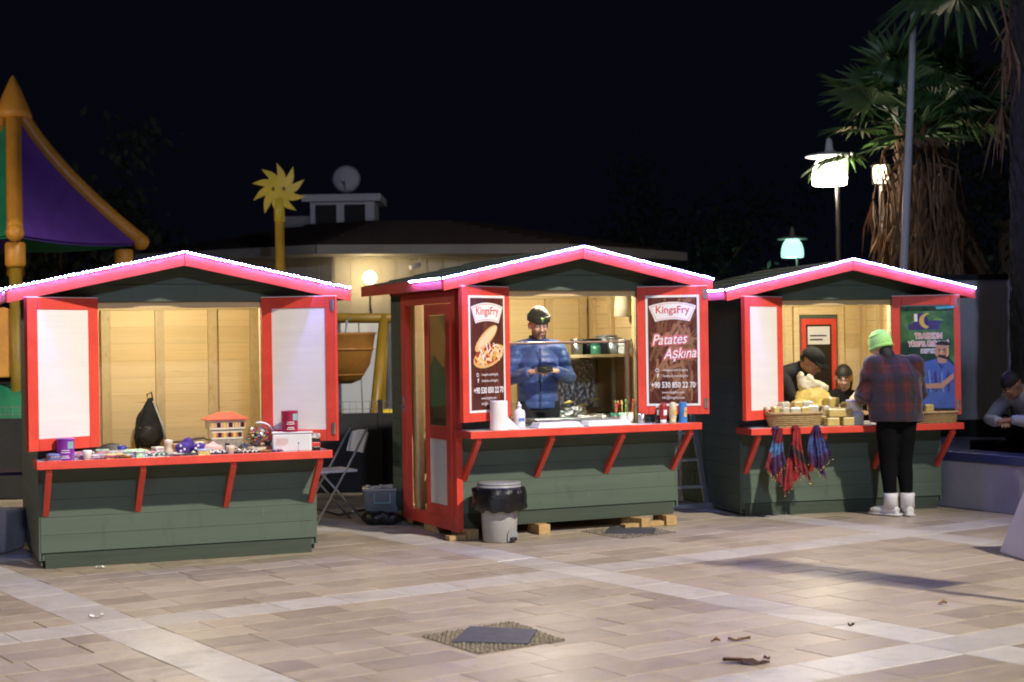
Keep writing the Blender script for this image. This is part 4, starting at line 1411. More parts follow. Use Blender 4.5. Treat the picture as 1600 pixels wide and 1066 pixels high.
def puffer():
    t = NT('puffer_blue')
    n = t.noise(t.coord((1,1,1), rnd=False), 9, 5)
    m = t.noise(t.coord((1,1,1), rnd=False), 60, 3)
    t.set(color=t.ramp(n, [(.3,(.040,.080,.24)),(.7,(.065,.12,.34))]), rough=t.ramp(n, [(.3,.34),(.7,.5)]), sheen=.2)
    t.bump(t.mix(.5, n, m), .35, .01)
puffer()
def plaid():
    t = NT('plaid')
    tc = t.n('TexCoord'); sp = t.n('SeparateXYZ'); t.l(tc.outputs['Object'], sp.inputs[0])
    def band(o, per, w, ph=0.0):
        f = t.math('FRACT', t.math('ADD', t.math('MULTIPLY', o, 1/per), ph))
        return t.math('LESS_THAN', f, w)
    c = t.mix(t.math('MULTIPLY', band(sp.outputs[0], .16, .5), .75), (.060,.006,.008), (.008,.008,.018))
    c = t.mix(t.math('MULTIPLY', band(sp.outputs[2], .17, .48), .65), c, (.010,.010,.022))
    c = t.mix(t.math('MULTIPLY', band(sp.outputs[0], .16, .05, .2), .35), c, (.10,.03,.03))
    c = t.mix(t.math('MULTIPLY', band(sp.outputs[2], .17, .05, .2), .35), c, (.10,.03,.03))
    n = t.noise(tc.outputs['Object'], 60, 3)
    t.set(color=c, rough=.95, sheen=.3)
    t.bump(n, .4, .004)
plaid()

def head_frame(c, yaw, pitch, roll=0.0):
    return M4.Translation(c) @ M4.Rotation(yaw,4,'Z') @ M4.Rotation(pitch,4,'X') @ M4.Rotation(roll,4,'Y')
def add_head(b, H):
    def e(c, r, rot=None):
        L = H.to_3x3().to_4x4()
        if rot is not None: L = L @ rot
        b.ball(H @ V(c), r, 16, 10, L)
    e((0,.012,.025), (.077,.096,.100))
    e((0,-.022,-.050), (.060,.068,.068))
    e((0,-.066,-.092), (.026,.022,.022))             # chin
    for s in (-1,1):
        e((s*.080,.012,-.005), (.011,.020,.032))      # ears
        e((s*.034,-.070,-.018), (.024,.020,.022))     # cheeks
        e((s*.030,-.080,.030), (.026,.012,.010))      # brows
    b.loft([H @ V((0,-.085,.026)), H @ V((0,-.100,.0)), H @ V((0,-.112,-.020)), H @ V((0,-.090,-.032))], [.009,.011,.016,.012], n=8)
    e((0,-.084,-.058), (.025,.011,.010))
    e((0,-.080,-.068), (.022,.011,.008))
def add_hand(b, w, d, n, curl=.5, spread=1.0, thumb=1, sc=1.0):
    """w wrist, d along the hand, n out of the back of the hand; thumb +1/-1 = side of the thumb"""
    d = V(d).normalized(); n = V(n); n = (n - d*n.dot(d)).normalized(); s = d.cross(n)*thumb
    P = lambda x, y, z: V(w) + (s*x + d*y + n*z)*sc
    b.loft([P(0,-.02,0), P(0,.02,0), P(0,.055,.002), P(0,.088,0)], [(.026*sc,.020*sc),(.034*sc,.016*sc),(.041*sc,.015*sc),(.040*sc,.012*sc)], side=s, n=12)
    for x, L in ((.031,.066), (.0105,.074), (-.0105,.070), (-.031,.054)):
        a0 = curl*.55; pts = [P(x,.080,0)]; ang = 0
        for k, f in enumerate((.46,.31,.23)):
            ang += curl*(.75 if k == 0 else .95)
            q = pts[-1] + (d*cos(ang) - n*sin(ang))*L*f*sc + s*(x*.12*spread*sc)
            pts.append(q)
        b.loft(pts, [.0092*sc,.0088*sc,.0082*sc,.0066*sc], n=8)
    pts = [P(.026,.018,-.004), P(.048,.042,-.012), P(.056,.068,-.022), P(.050,.092,-.030)]
    b.loft(pts, [.013*sc,.0115*sc,.010*sc,.0075*sc], n=8)

def build_person(name, label, loc, rz, J, top, bottom, skin='skin', group='people at the stalls', voxel=.007,
                 fat=1.0, puff=None, hands=(), hip_fat=1.0, jacket_hem=None, sleeve=1.0, shoes='trouser_black', face=True, coat_disp=None, parts_hair=None, leg_fat=1.0):
    root = empty(name, loc, rz, label, 'person', group)
    g = {k: (V(v) if not isinstance(v, (int, float)) else v) for k, v in J.items()}
    side = (g['shR'] - g['shL']).normalized()
    H = head_frame(g['head'], g.get('yaw',0.0), g.get('pitch',0.0), g.get('tilt',0.0))
    spine = [g['pelvis']+V((0,0,-.04)), g['pelvis'].lerp(g['chest'],.35), g['pelvis'].lerp(g['chest'],.75), g['chest'], g['chest'].lerp(g['neck'],.6), g['neck']]
    # ---- body: one continuous skin
    b = MB()
    b.loft(spine, [(.135,.095),(.125,.085),(.140,.095),(.150,.100),(.115,.078),(.060,.058)], side=side, n=16)
    b.loft([g['neck'].lerp(g['chest'],.25), g['neck'], g['head'] + H.to_3x3() @ V((0,.015,-.05))], [.066,.056,.054], n=12)
    add_head(b, H)
    for s in 'LR':
        b.ball(g['sh'+s], .054, 12, 8)
        b.loft([g['sh'+s], g['sh'+s].lerp(g['el'+s],.4), g['el'+s], g['el'+s].lerp(g['wr'+s],.35), g['wr'+s]], [.052,.050,.038,.040,.025], n=12)
        b.loft([g['hip'+s]+V((0,0,.03)), g['hip'+s].lerp(g['kn'+s],.4), g['kn'+s], g['kn'+s].lerp(g['an'+s],.35), g['an'+s]], [.080*leg_fat,.070*leg_fat,.050*leg_fat,.050*leg_fat,.034*leg_fat], n=12)
        toe = g['toe'+s]
        b.loft([g['an'+s], g['an'+s].lerp(toe,.4)+V((0,0,-.03)), toe], [.036,.035,.028], n=10)
    for (s, d, n, curl, th) in hands: add_hand(b, g['wr'+s], d, n, curl, 1.0, th)
    me = fuse(b, 'body', voxel, 2)
    link('body', me, skin, root)
    # ---- clothes follow the body
    b = MB()
    hem = g['pelvis']+V((0,0,-.06)) if jacket_hem is None else V(jacket_hem)
    f = fat
    sp2 = [hem, g['pelvis'].lerp(g['chest'],.2), g['pelvis'].lerp(g['chest'],.6), g['chest'], g['chest'].lerp(g['neck'],.55), g['neck']+V((0,0,-.005)), g['neck'].lerp(g['head'],.25)]
    b.loft(sp2, [(.180*f*hip_fat,.135*f*hip_fat),(.172*f,.128*f),(.180*f,.132*f),(.186*f,.132*f),(.140*f,.098*f),(.080,.076),(.074,.072)], side=side, n=18)
    for s in 'LR':
        k = sleeve*f
        b.ball(g['sh'+s]+V((0,0,-.018)), .068*f, 12, 8)
        b.loft([g['neck']+V((0,0,-.045)), g['neck'].lerp(g['sh'+s],.5)+V((0,0,-.025)), g['sh'+s]+V((0,0,-.012))], [.075,.072,.064], n=12)
        b.loft([g['sh'+s]+V((0,0,-.02)), g['sh'+s].lerp(g['el'+s],.45), g['el'+s], g['el'+s].lerp(g['wr'+s],.45), g['wr'+s].lerp(g['el'+s],.04)], [.066*k,.068*k,.060*k,.056*k,.043*k], n=12)
    me = fuse(b, 'jacket', .011, 5, disp=puff)
    jk = link('jacket', me, top, root)
    b = MB()
    L = leg_fat
    b.loft([g['pelvis']+V((0,0,.07)), g['pelvis']+V((0,0,-.02)), g['pelvis']+V((0,0,-.10))], [(.158,.118),(.168,.125),(.15,.11)], side=side, n=16)
    for s in 'LR':
        b.loft([g['hip'+s]+V((0,0,.02)), g['hip'+s].lerp(g['kn'+s],.45), g['kn'+s], g['kn'+s].lerp(g['an'+s],.4), g['an'+s].lerp(g['kn'+s],.06)], [.104*L,.094*L,.072*L,.066*L,.050*L], n=12)
    me = fuse(b, 'trousers', .011, 4, disp=lambda c, n: .004*mnoise.noise(c*16))
    link('trousers', me, bottom, root)
    for s in 'LR':
        an, toe = g['an'+s], g['toe'+s]
        d = toe-an; d.z = 0; d.normalize()
        heel = an - d*.07
        b = MB()
        gz = min(toe.z, an.z-.05)
        b.loft([an+V((0,0,.03)), an+V((0,0,-.02))], [.056,.058], n=12)
        b.loft([V((heel.x,heel.y,gz+.015)), V((an.x,an.y,gz+.03)), V((toe.x,toe.y,gz+.018))+d*.0, V((toe.x,toe.y,gz+.012))+d*.05], [(.038,.036),(.043,.052),(.047,.034),(.030,.020)], side=d.cross(V((0,0,1))), n=12)
        me = fuse(b, 'shoe', .008, 3)
        so_ = link('shoe', me, shoes, root)
    # ---- face
    if face:
        for s in (-1,1):
            b = MB(); b.ball(H @ V((s*.032,-.082,.010)), (.013,.010,.008), 10, 6, H.to_3x3().to_4x4()); ey = b.build('eye', 'eye_white', root, smooth=True)
            b = MB(); b.ball(H @ V((s*.032,-.0905,.009)), (.0055,.003,.0055), 8, 5, H.to_3x3().to_4x4()); b.build('iris', 'iris', ey, smooth=True)
            b = MB(); b.loft([H @ V((s*.012,-.096,.034)), H @ V((s*.034,-.094,.040)), H @ V((s*.054,-.080,.034))], [.0055,.006,.004], n=6); b.build('eyebrow', 'hair_black', root, smooth=True)
        b = MB(); b.loft([H @ V((-.022,-.090,-.062)), H @ V((0,-.097,-.0605)), H @ V((.022,-.090,-.062))], [.004,.0055,.004], n=6); b.build('mouth', 'lip', root, smooth=True)
    return root, H, g
def cap_shell(H, a, z0, yoff=.012, thick=.010, sx=.084, sy=.104, sz=.108, cz=.022, tilt=0.0, n=24, m=9, squash=None):
    """a knitted cap: shell over the skull from height z0 up"""
    b = MB()
    prof = []
    for i in range(m+1):
        t = i/m
        z = z0 + (cz+sz-z0)*t
        k = max(0, 1-((z-cz)/sz)**2)**.5
        prof.append((max(k, .0001), z))
    T = H @ M4.Translation((0,yoff,0)) @ M4.Rotation(tilt,4,'X')
    vs = [T @ V((r*sx*cos(2*pi*j/n), r*sy*sin(2*pi*j/n), z)) for r, z in prof for j in range(n)]
    vs = [v for v in vs]
    fs = [(i*n+j, i*n+(j+1)%n, (i+1)*n+(j+1)%n, (i+1)*n+j) for i in range(m) for j in range(n)]
    b.add(vs, fs)
    return b, T

# --- man with the phone behind the counter of the poster stall
def quilts(c, n):
    z = c.z/.062
    f = abs(sin(pi*z))
    return .0065*(f**.5) - .003 + .006*mnoise.noise(c*14)
J = dict(pelvis=(0,0,.93), chest=(0,-.01,1.27), neck=(0,-.01,1.45), head=(.005,-.05,1.585), yaw=.12, pitch=R(15),
         shL=(-.185,0,1.395), shR=(.185,0,1.395), elL=(-.265,-.03,1.115), elR=(.27,-.04,1.125), wrL=(-.10,-.27,1.19), wrR=(.115,-.28,1.195),
         hipL=(-.09,0,.90), hipR=(.09,0,.90), knL=(-.10,-.03,.49), knR=(.10,-.03,.49), anL=(-.10,.02,.09), anR=(.11,.0,.09), toeL=(-.12,-.14,.03), toeR=(.14,-.16,.03))
mp_ = s2.mw @ V((.93, .46, 0))
man, H, g = build_person('person', 'person in blue quilted jacket and grey beanie looking at a phone in the poster stall', (mp_.x, mp_.y, s2.lift+.062), R(8), J, 'puffer_blue', 'jeans_black',
    hands=[('L', (.85,-.35,.10), (.1,-.5,.9), .75, -1), ('R', (-.85,-.30,.10), (-.1,-.5,.9), .75, 1)], puff=quilts, fat=.98, sleeve=1.06)
b, T = cap_shell(H, 0, .04, sx=.098, sy=.119, sz=.140, cz=.03); bn = b.build('beanie', 'beanie_grey', man, smooth=True)
b = MB(); b.lathe([(.092,.038),(.099,.042),(.1005,.088),(.096,.094)], (0,0,0), 28, mat=T @ M4.Diagonal((1,1.2,1,1))); b.build('beanie_cuff', 'beanie_grey', bn, smooth=True)
b = MB(); b.prism([(-.020,.088),(.020,.088),(.0,.054)], -.126, -.118, T); b.build('beanie_badge', 'badge_green', bn)
b = MB()
for i in range(150):
    a = random.uniform(-1.35,1.35); z = random.uniform(-.105,-.035)
    k = 1-max(0,(-.06-z))*4
    pnt = H @ V((.066*sin(a)*k, -.022-.070*cos(a)*k+ (.01 if abs(a)>.9 else 0), z))
    if abs(a) < .25 and -.075 < z < -.05: continue
    b.ball(pnt, .004, 5, 3)
b.build('beard', 'stubble', man, smooth=True)
b = MB(); b.box((-.004,-.001,-.30),(.004,.003,.22)); b.build('zip', 'jeans_black', man, (.0,-.148,1.17))
b = MB(); b.lathe([(.066,-.03),(.072,-.01),(.076,.03),(.070,.035)], (0,-.01,1.465), 20); b.build('collar', 'dark_cloth', man, smooth=True)
ph = MB(); ph.box((-.066,-.005,-.034),(.066,.005,.034))
tag(ph.build('phone', 'phone_black', None, man.matrix_basis @ V((.01,-.335,1.215)), (R(-50),0,R(8)), bevel=.004), 'black phone held in both hands by the person in blue', 'phone')

# --- customer in plaid in front of the cheese stall, seen from behind
J = dict(pelvis=(0,0,.90), chest=(.0,-.05,1.22), neck=(.05,-.07,1.405), head=(.085,-.12,1.505), yaw=.35, pitch=R(18),
         shL=(-.19,-.04,1.355), shR=(.19,-.04,1.355), elL=(-.27,-.08,1.08), elR=(.27,-.06,1.08), wrL=(-.19,-.30,1.02), wrR=(.17,-.30,1.04),
         hipL=(-.085,.01,.87), hipR=(.085,.01,.87), knL=(-.085,-.03,.48), knR=(.075,-.02,.48), anL=(-.085,.03,.10), anR=(.055,-.01,.10), toeL=(-.10,-.12,.03), toeR=(.14,-.13,.03))
q = gp(1402, 806)
cu, H, g = build_person('person', 'customer in a dark plaid jacket, neon green beanie and white boots at the cheese stall', (q.x, q.y, 0), R(180+12), J, 'plaid', 'trouser_black',
    hands=[('L', (.2,-1,-.1), (0,0,1), .6, 1), ('R', (-.2,-1,-.1), (0,0,1), .6, -1)], fat=1.43, hip_fat=.95, sleeve=1.0, shoes='sneaker_white', leg_fat=1.02,
    puff=lambda c, n: .012*mnoise.noise(c*7)+.005*mnoise.noise(c*19), jacket_hem=(0,.0,.83))
b, T = cap_shell(H, 0, -.03, sx=.094, sy=.116, sz=.130); bn = b.build('beanie', 'beanie_neon', cu, smooth=True)
for k in range(5):                                         # folded ribs
    b = MB(); b.lathe([(.092-.004*k,-.03+.028*k),(.100-.005*k,-.018+.028*k),(.092-.006*k,-.004+.028*k)], (0,0,0), 28, mat=T @ M4.Rotation(.12*sin(k*2.1),4,'Y') @ M4.Diagonal((1,1.2,1,1))); b.build('beanie_fold', 'beanie_neon', bn, smooth=True)
for s in (-1, 1):
    an = g['anL' if s < 0 else 'anR']
    b = MB(); b.loft([an+V((0,0,-.03)), an+V((0,0,.06)), an+V((0,0,.10)), an+V((0,0,.105))], [.064,.060,.066,.058], n=16); sk = b.build('boot_shaft', 'sneaker_white', cu, smooth=True)
    b = MB(); b.box((-.02,-.0595,.06),(.02,-.054,.075)); b.build('boot_mark', 'hair_black', sk, an)
    toe = g['toeL' if s < 0 else 'toeR']
    d = (toe-an); d.z = 0; d.normalize()
    b = MB(); b.loft([V((an.x,an.y,.014))-d*.10, V((an.x,an.y,.014)), V((toe.x,toe.y,.014)), V((toe.x,toe.y,.016))+d*.07], [(.036,.016),(.045,.016),(.050,.016),(.03,.014)], side=d.cross(V((0,0,1))), n=14); b.build('sole', 'sole', cu, smooth=True)

hb = MB(); hb.loft([g['neck']+V((0,.0,-.03)), g['neck']+V((0,.02,.03)), H @ V((0,.05,-.06)), H @ V((0,.05,.0))], [(.072,.066),(.066,.062),(.060,.045),(.05,.045)], side=(1,0,0), n=14); hb.build('hair', 'hair_black', cu, smooth=True)
# --- seller in black bending over the cheese, seen from the side
J = dict(pelvis=(-.02,.12,.88), chest=(.10,-.10,1.14), neck=(.18,-.22,1.24), head=(.25,-.32,1.30), yaw=R(38), pitch=R(38),
         shL=(-.02,-.20,1.19), shR=(.24,-.06,1.19), elL=(.02,-.36,.98), elR=(.33,-.22,.98), wrL=(.14,-.52,.88), wrR=(.38,-.42,.90),
         hipL=(-.09,.10,.85), hipR=(.07,.15,.85), knL=(-.10,.04,.46), knR=(.08,.10,.46), anL=(-.11,.10,.09), anR=(.08,.16,.09), toeL=(-.06,-.05,.03), toeR=(.15,.0,.03))
q = s3.mw @ V((.66, .80, 0))
se, H, g = build_person('person', 'seller in a black jacket and black flat cap bending over the cheese', (q.x, q.y, .062), R(14), J, 'coat_black', 'jeans_black', skin='skin_dark',
    hands=[('L', (.4,-.8,-.3), (0,0,1), .6, 1), ('R', (.2,-.9,-.3), (0,0,1), .6, -1)], fat=1.04, puff=lambda c, n: .006*mnoise.noise(c*9))
b, T = cap_shell(H, 0, .028, sx=.100, sy=.126, sz=.118); cp = b.build('flat_cap', 'cap_black', se, smooth=True)
b = MB(); b.loft([T @ V((0,-.07,.045)), T @ V((0,-.125,.040)), T @ V((0,-.165,.028))], [(.085,.016),(.078,.012),(.04,.006)], side=T.to_3x3() @ V((1,0,0)), n=14); b.build('cap_peak', 'cap_black', cp, smooth=True)
b, T = cap_shell(H, 0, -.045, sx=.081, sy=.101, sz=.105); 
bm_ = MB()
for f in range(len(b.f)): pass
hb = MB(); hb.loft([H @ V((-.06,.06,-.01)), H @ V((0,.10,-.02)), H @ V((.06,.06,-.01))], [(.03,.03),(.034,.04),(.03,.03)], n=10); hb.build('hair', 'hair_black', se, smooth=True)

# --- helper crouching inside the cheese stall, mostly hidden behind the customer
J = dict(pelvis=(0,.05,.52), chest=(0,-.02,.84), neck=(0,-.04,1.00), head=(0,-.07,1.125), yaw=-.5, pitch=R(15),
         shL=(-.16,-.02,.95), shR=(.16,-.02,.95), elL=(-.21,-.10,.72), elR=(.21,-.10,.72), wrL=(-.10,-.30,.80), wrR=(.10,-.30,.80),
         hipL=(-.08,.05,.50), hipR=(.08,.05,.50), knL=(-.09,-.32,.50), knR=(.09,-.32,.50), anL=(-.09,-.30,.10), anR=(.09,-.30,.10), toeL=(-.09,-.44,.03), toeR=(.09,-.44,.03))
q = s3.mw @ V((1.42, .95, 0))
he, H, g = build_person('person', 'dark-haired person in a dark coat seated at the back of the cheese stall', (q.x, q.y, .062), R(14), J, 'coat_black', 'jeans_black', voxel=.009,
    hands=[('L', (.4,-.8,.1), (0,0,1), .5, 1), ('R', (-.4,-.8,.1), (0,0,1), .5, -1)])
b, T = cap_shell(H, 0, .045, yoff=.016, sx=.088, sy=.108, sz=.118); b.build('hair', 'hair_black', he, smooth=True)
hb = MB(); hb.loft([H @ V((0,.075,.03)), H @ V((0,.095,-.08)), H @ V((0,.08,-.2))], [(.085,.05),(.088,.05),(.06,.03)], side=(1,0,0), n=12); hb.build('long_hair', 'hair_black', he, smooth=True)

# --- person sitting hunched on the planter edge
J = dict(pelvis=(.10,.05,.62), chest=(.03,-.10,.93), neck=(-.01,-.22,1.07), head=(-.02,-.34,1.12), yaw=R(-20), pitch=R(42),
         shL=(-.17,-.16,1.02), shR=(.17,-.16,1.02), elL=(-.26,-.34,.80), elR=(.22,-.36,.80), wrL=(-.06,-.48,.80), wrR=(.06,-.50,.82),
         hipL=(.0,.03,.60), hipR=(.19,.03,.60), knL=(-.10,-.36,.80), knR=(.16,-.36,.80), anL=(-.10,-.22,.62), anR=(.14,-.24,.62), toeL=(-.13,-.38,.555), toeR=(.16,-.38,.555))
st_ = build_person('person', 'person in a pale blue shirt sitting hunched on the planter edge', (4.84,14.55,.0), R(-50), J, 'shirt_pale', 'trouser_black', skin='skin_dark', voxel=.009,
    hands=[('L', (.8,-.5,-.1), (0,-.3,1), .6, -1), ('R', (-.8,-.5,-.1), (0,-.3,1), .6, 1)], puff=lambda c, n: .006*mnoise.noise(c*10))
b, T = cap_shell(st_[1], 0, .03, yoff=.022, sx=.086, sy=.106, sz=.114); b.build('hair', 'hair_black', st_[0], smooth=True)

# ================================================================== GOODS AND SMALL THINGS
def lxx(st, xp, ly, yp=690):
    """stall x of what is seen at picture column xp, at stall depth ly"""
    u, v = uv(xp, yp)
    k = u/F_PX
    o = st.mw @ V((0,ly,0)); e = st.mw.to_3x3() @ V((1,0,0))
    return (k*o.y - o.x)/(e.x - k*e.y)
CZ = .80
def put(st, xp, ly, z=CZ, rz=0.0):
    p = st.mw @ V((lxx(st, xp, ly), ly, z))
    return p, st.ang + rz
def colour(nm, c, rough=.5, vary=.1, scale=8, bump=.15, **k):
    if nm not in MAT: plain(nm, c, rough, vary, scale, bump, **k)
    return nm
def solo(mb, name, mat, p, rz, label, cat, group=None, smooth=False, bevel=0):
    return tag(mb.build(name, mat, None, p, (0,0,rz), smooth, bevel), label, cat, group)
rg = random.Random(9)

# ---------- stall with blank shutters: trinkets
def tin(st, xp, ly, z, body, label):
    p, a = put(st, xp, ly, z)
    t = empty('tin', p, a, label, 'tin', 'round tins on the trinket counter')
    b = MB(); b.lathe([(.060,.003),(.062,.0),(.062,.15),(.060,.152)], (0,0,0), 24); b.build('can', body, t, smooth=False)
    b = MB(); b.lathe([(.064,.145),(.065,.152),(.060,.157),(.0001,.155)], (0,0,0), 24); b.build('lid', body, t)
    def wrap(a0, a1, z0, z1, mat, nm, dr):
        b = MB(); n = 8
        vs = []
        for z_ in (z0, z1):
            for i in range(n+1):
                q = a0+(a1-a0)*i/n; vs.append(((.062+dr)*cos(q),(.062+dr)*sin(q),z_))
        b.add(vs, [(i,i+1,n+2+i,n+1+i) for i in range(n)]); b.build(nm, mat, t)
    wrap(R(-80),R(-35),.085,.135,colour('print_teal',(.25,.42,.45)),'picture',.0006)
    for k, (z0, w) in enumerate(((.070,50),(.056,60),(.030,45),(.018,55))): wrap(R(-95-w/2),R(-95+w/2),z0,z0+.005,'ink_white','print_line',.0006)
    return t
tin(s1, 102, -.26, CZ, colour('tin_purple',(.22,.03,.36),.35), 'purple printed tin before a blank white shutter')
def fold(st, xp, ly, cols, w, d, label, rz=0.0, n=4):
    p, a = put(st, xp, ly, CZ)
    t = empty('folded_scarf', p, a+rz, label, 'scarf', 'folded printed scarves on the trinket counter')
    z = 0.001
    for k in range(n):
        h = rg.uniform(.009,.015)
        b = MB(); nx, ny = 10, 6
        vs = []
        ox, oy = rg.gauss(0,.006), rg.gauss(0,.006)
        for top in (0,1):
            for i in range(nx+1):
                for j in range(ny+1):
                    x = (i/nx-.5)*w; y = (j/ny-.5)*d
                    edge = min(i,nx-i,j,ny-j)
                    zz = z + (h*(.45 if edge == 0 else 1) if top else 0) + (.004*mnoise.noise(V((x*18,y*18,k+z*40))) if top else 0)
                    vs.append((x+ox+.006*mnoise.noise(V((y*20,k,1.5))), y+oy+.006*mnoise.noise(V((x*20,k,7.5))), max(zz, z)))
        N = (nx+1)*(ny+1)
        fs = []
        for i in range(nx):
            for j in range(ny):
                q = i*(ny+1)+j
                fs += [(q,q+1,q+ny+2,q+ny+1), (N+q,N+q+ny+1,N+q+ny+2,N+q+1)]
        for i in range(nx):
            for q in (i*(ny+1), i*(ny+1)+ny): fs.append((q,q+ny+1,N+q+ny+1,N+q))
        for j in range(ny):
            for q in (j, nx*(ny+1)+j): fs.append((q,q+1,N+q+1,N+q))
        b.add(vs, fs); b.build('cloth_layer', cols[k % len(cols)], t, smooth=True)
        z += h*.93
    return t
for nm, c in (('cl_blue',(.16,.20,.50)),('cl_lilac',(.42,.30,.40)),('cl_rose',(.52,.22,.26)),('cl_sky',(.34,.44,.66)),('cl_mint',(.36,.56,.40)),('cl_grey',(.36,.34,.35)),('cl_magenta',(.42,.04,.16)),('cl_yellow',(.60,.46,.16)),('cl_cream',(.66,.56,.46))):
    t = NT(nm)
    co = t.coord()
    n = t.noise(co, 26, 3); vo = t.n('TexVoronoi'); t.l(co, vo.inputs['Vector']); vo.inputs['Scale'].default_value = 38
    f = t.mix(.5, n, vo.outputs['Distance'])
    t.set(color=t.ramp(f, [(.25, tuple(x*.35 for x in c)), (.45, c), (.7, tuple(min(1,x*1.5+.08) for x in c))]), rough=.9); t.bump(n, .3, .004)
fold(s1, 92, -.25, ['cl_rose','cl_blue','cl_lilac','cl_blue'], .17, .13, 'blue and lilac folded scarf below the purple tin at the counter end', .1)
fold(s1, 122, -.10, ['cl_lilac','cl_rose'], .16, .14, 'lilac printed scarf behind the blue folded one', -.2)
fold(s1, 148, -.24, ['cl_rose','cl_lilac','cl_grey'], .16, .14, 'rose and grey folded scarf next to the blue one', .25, 3)
fold(s1, 172, -.02, ['cl_grey','cl_magenta','cl_grey'], .20, .15, 'grey folded scarf over magenta cloth near the open shutter', -.05, 3)
fold(s1, 178, -.25, ['cl_yellow','cl_magenta'], .14, .10, 'small yellow folded scarf at the counter front', .1, 3)
fold(s1, 206, -.24, ['cl_sky','cl_sky'], .19, .11, 'sky blue folded scarf at the counter front', -.05, 2)
fold(s1, 208, .06, ['cl_mint','cl_mint'], .18, .14, 'mint green folded scarf behind the sky blue one', .1, 3)
fold(s1, 226, -.10, ['cl_cream','cl_rose'], .18, .12, 'cream and rose folded scarf in the middle of the pile', .3, 2)
def beads(xp, ly, cols, r, n, br, label, ell=.6, rz=0.0):
    p, a = put(s1, xp, ly, CZ+.001)
    t = empty('bead_string', p, a+rz, label, 'necklace', 'strings of beads on the trinket counter')
    for ci, c in enumerate(cols):
        b = MB()
        for i in range(ci, n, len(cols)):
            q = 2*pi*i/n
            rr_ = r*(1+.15*sin(3*q+xp))
            b.ball((rr_*cos(q), rr_*sin(q)*ell, br+.004*abs(sin(i*1.7))), br, 6, 4)
        tag(b.build('beads', c, t, smooth=True), kind='stuff')
colour('bead_white',(.70,.68,.64),.25); colour('bead_green',(.05,.22,.14),.25); colour('bead_dark',(.03,.025,.025),.2); colour('bead_blue',(.04,.05,.35),.2); colour('bead_amber',(.42,.20,.06),.25)
beads(240, -.22, ['bead_green','bead_white','bead_dark'], .085, 34, .011, 'green white and dark bead string before the cream figurine')
beads(224, .18, ['bead_amber','bead_dark'], .08, 30, .010, 'amber bead string behind the mint scarf')
beads(252, -.06, ['bead_white','bead_green'], .07, 28, .011, 'white and green bead string beside the cream figurine', .7)
beads(342, -.24, ['bead_white','bead_dark','bead_white'], .09, 32, .012, 'black and white bead string in front of the model house')
beads(372, -.16, ['bead_white','bead_amber','bead_dark'], .075, 28, .012, 'pale bead string next to the candy globe')
beads(390, -.28, ['bead_dark','bead_white'], .08, 30, .010, 'dark bead string under the candy globe at the counter front')
p, a = put(s1, 263, -.20)
b = MB(); b.lathe([(.030,0),(.034,.01),(.032,.035),(.022,.055),(.024,.07),(.033,.09),(.033,.108),(.026,.115),(.0001,.117)], (0,0,0), 16)
solo(b, 'figurine', colour('bone',(.68,.56,.42),.45), p, a, 'cream waisted figurine standing on the trinket counter', 'figurine', smooth=True)
p, a = put(s1, 300, -.10)
t = empty('beaded_pouch', p, a, 'purple beaded pouches with pale dots in front of the model house', 'pouch')
b = MB()
for c, r in (((-.07,0,.045),(.06,.04,.045)), ((.06,-.01,.04),(.06,.045,.042)), ((-.02,.05,.06),(.05,.04,.06))): b.ball(c, r, 12, 8)
me = fuse(b, 'bag', .008, 3, disp=lambda c, n: .006*mnoise.noise(c*40)); link('bag', me, colour('cl_purple',(.06,.025,.22),.8,.3,20,.4), t)
for k in range(9):
    b = MB(); q = V((rg.uniform(-.11,.11), -.038-rg.random()*.008, rg.uniform(.02,.07))); b.ball(q, .010, 8, 5); d_ = b.build('eye_bead', 'bead_white', t, smooth=True)
b = MB(); b.loft([(-.15,.02,.075),(-.05,.03,.085),(.05,.02,.10),(.11,.0,.105),(.14,-.02,.085)], [.006,.012,.014,.011,.004], n=8)
p, a = put(s1, 296, .05, CZ)
solo(b, 'carved_horn', colour('horn',(.10,.055,.03),.35), p, a, 'curved dark wooden horn lying over the purple pouches', 'horn', smooth=True)
p, a = put(s1, 331, -.12)
b = MB()
for c, r in (((-.03,0,.035),(.05,.045,.036)), ((.04,.0,.03),(.05,.04,.032)), ((.01,.03,.05),(.035,.035,.035))): b.ball(c, r, 12, 8)
me = fuse(b, 'plush_toy', .008, 3, disp=lambda c, n: .006*mnoise.noise(c*50))
tag(link('plush_toy', me, colour('plush_pink',(.66,.42,.36),.9,.2,18,.4), None, p, (0,0,a)), 'pale pink plush heap next to the purple pouches', 'plush toy')
# woven mat under the middle goods
p, a = put(s1, 346, -.25, CZ+.003)
t = empty('woven_mat', p, a, 'dark green woven mat along the counter front under the beads', 'mat')
b = MB()
for i in range(46): b.loft([(-.34+i*.015,-.055,.004),(-.34+i*.015,.055,.004)], .0055, n=5)
tag(b.build('strands', colour('mat_green',(.09,.10,.05),.9,.4,30,.4), t), kind='stuff')
b = MB(); b.loft([(-.35,-.057,.005),(.35,-.057,.005)], .006, n=5); b.loft([(-.35,.057,.005),(.35,.057,.005)], .006, n=5); b.build('edging', 'bead_dark', t)
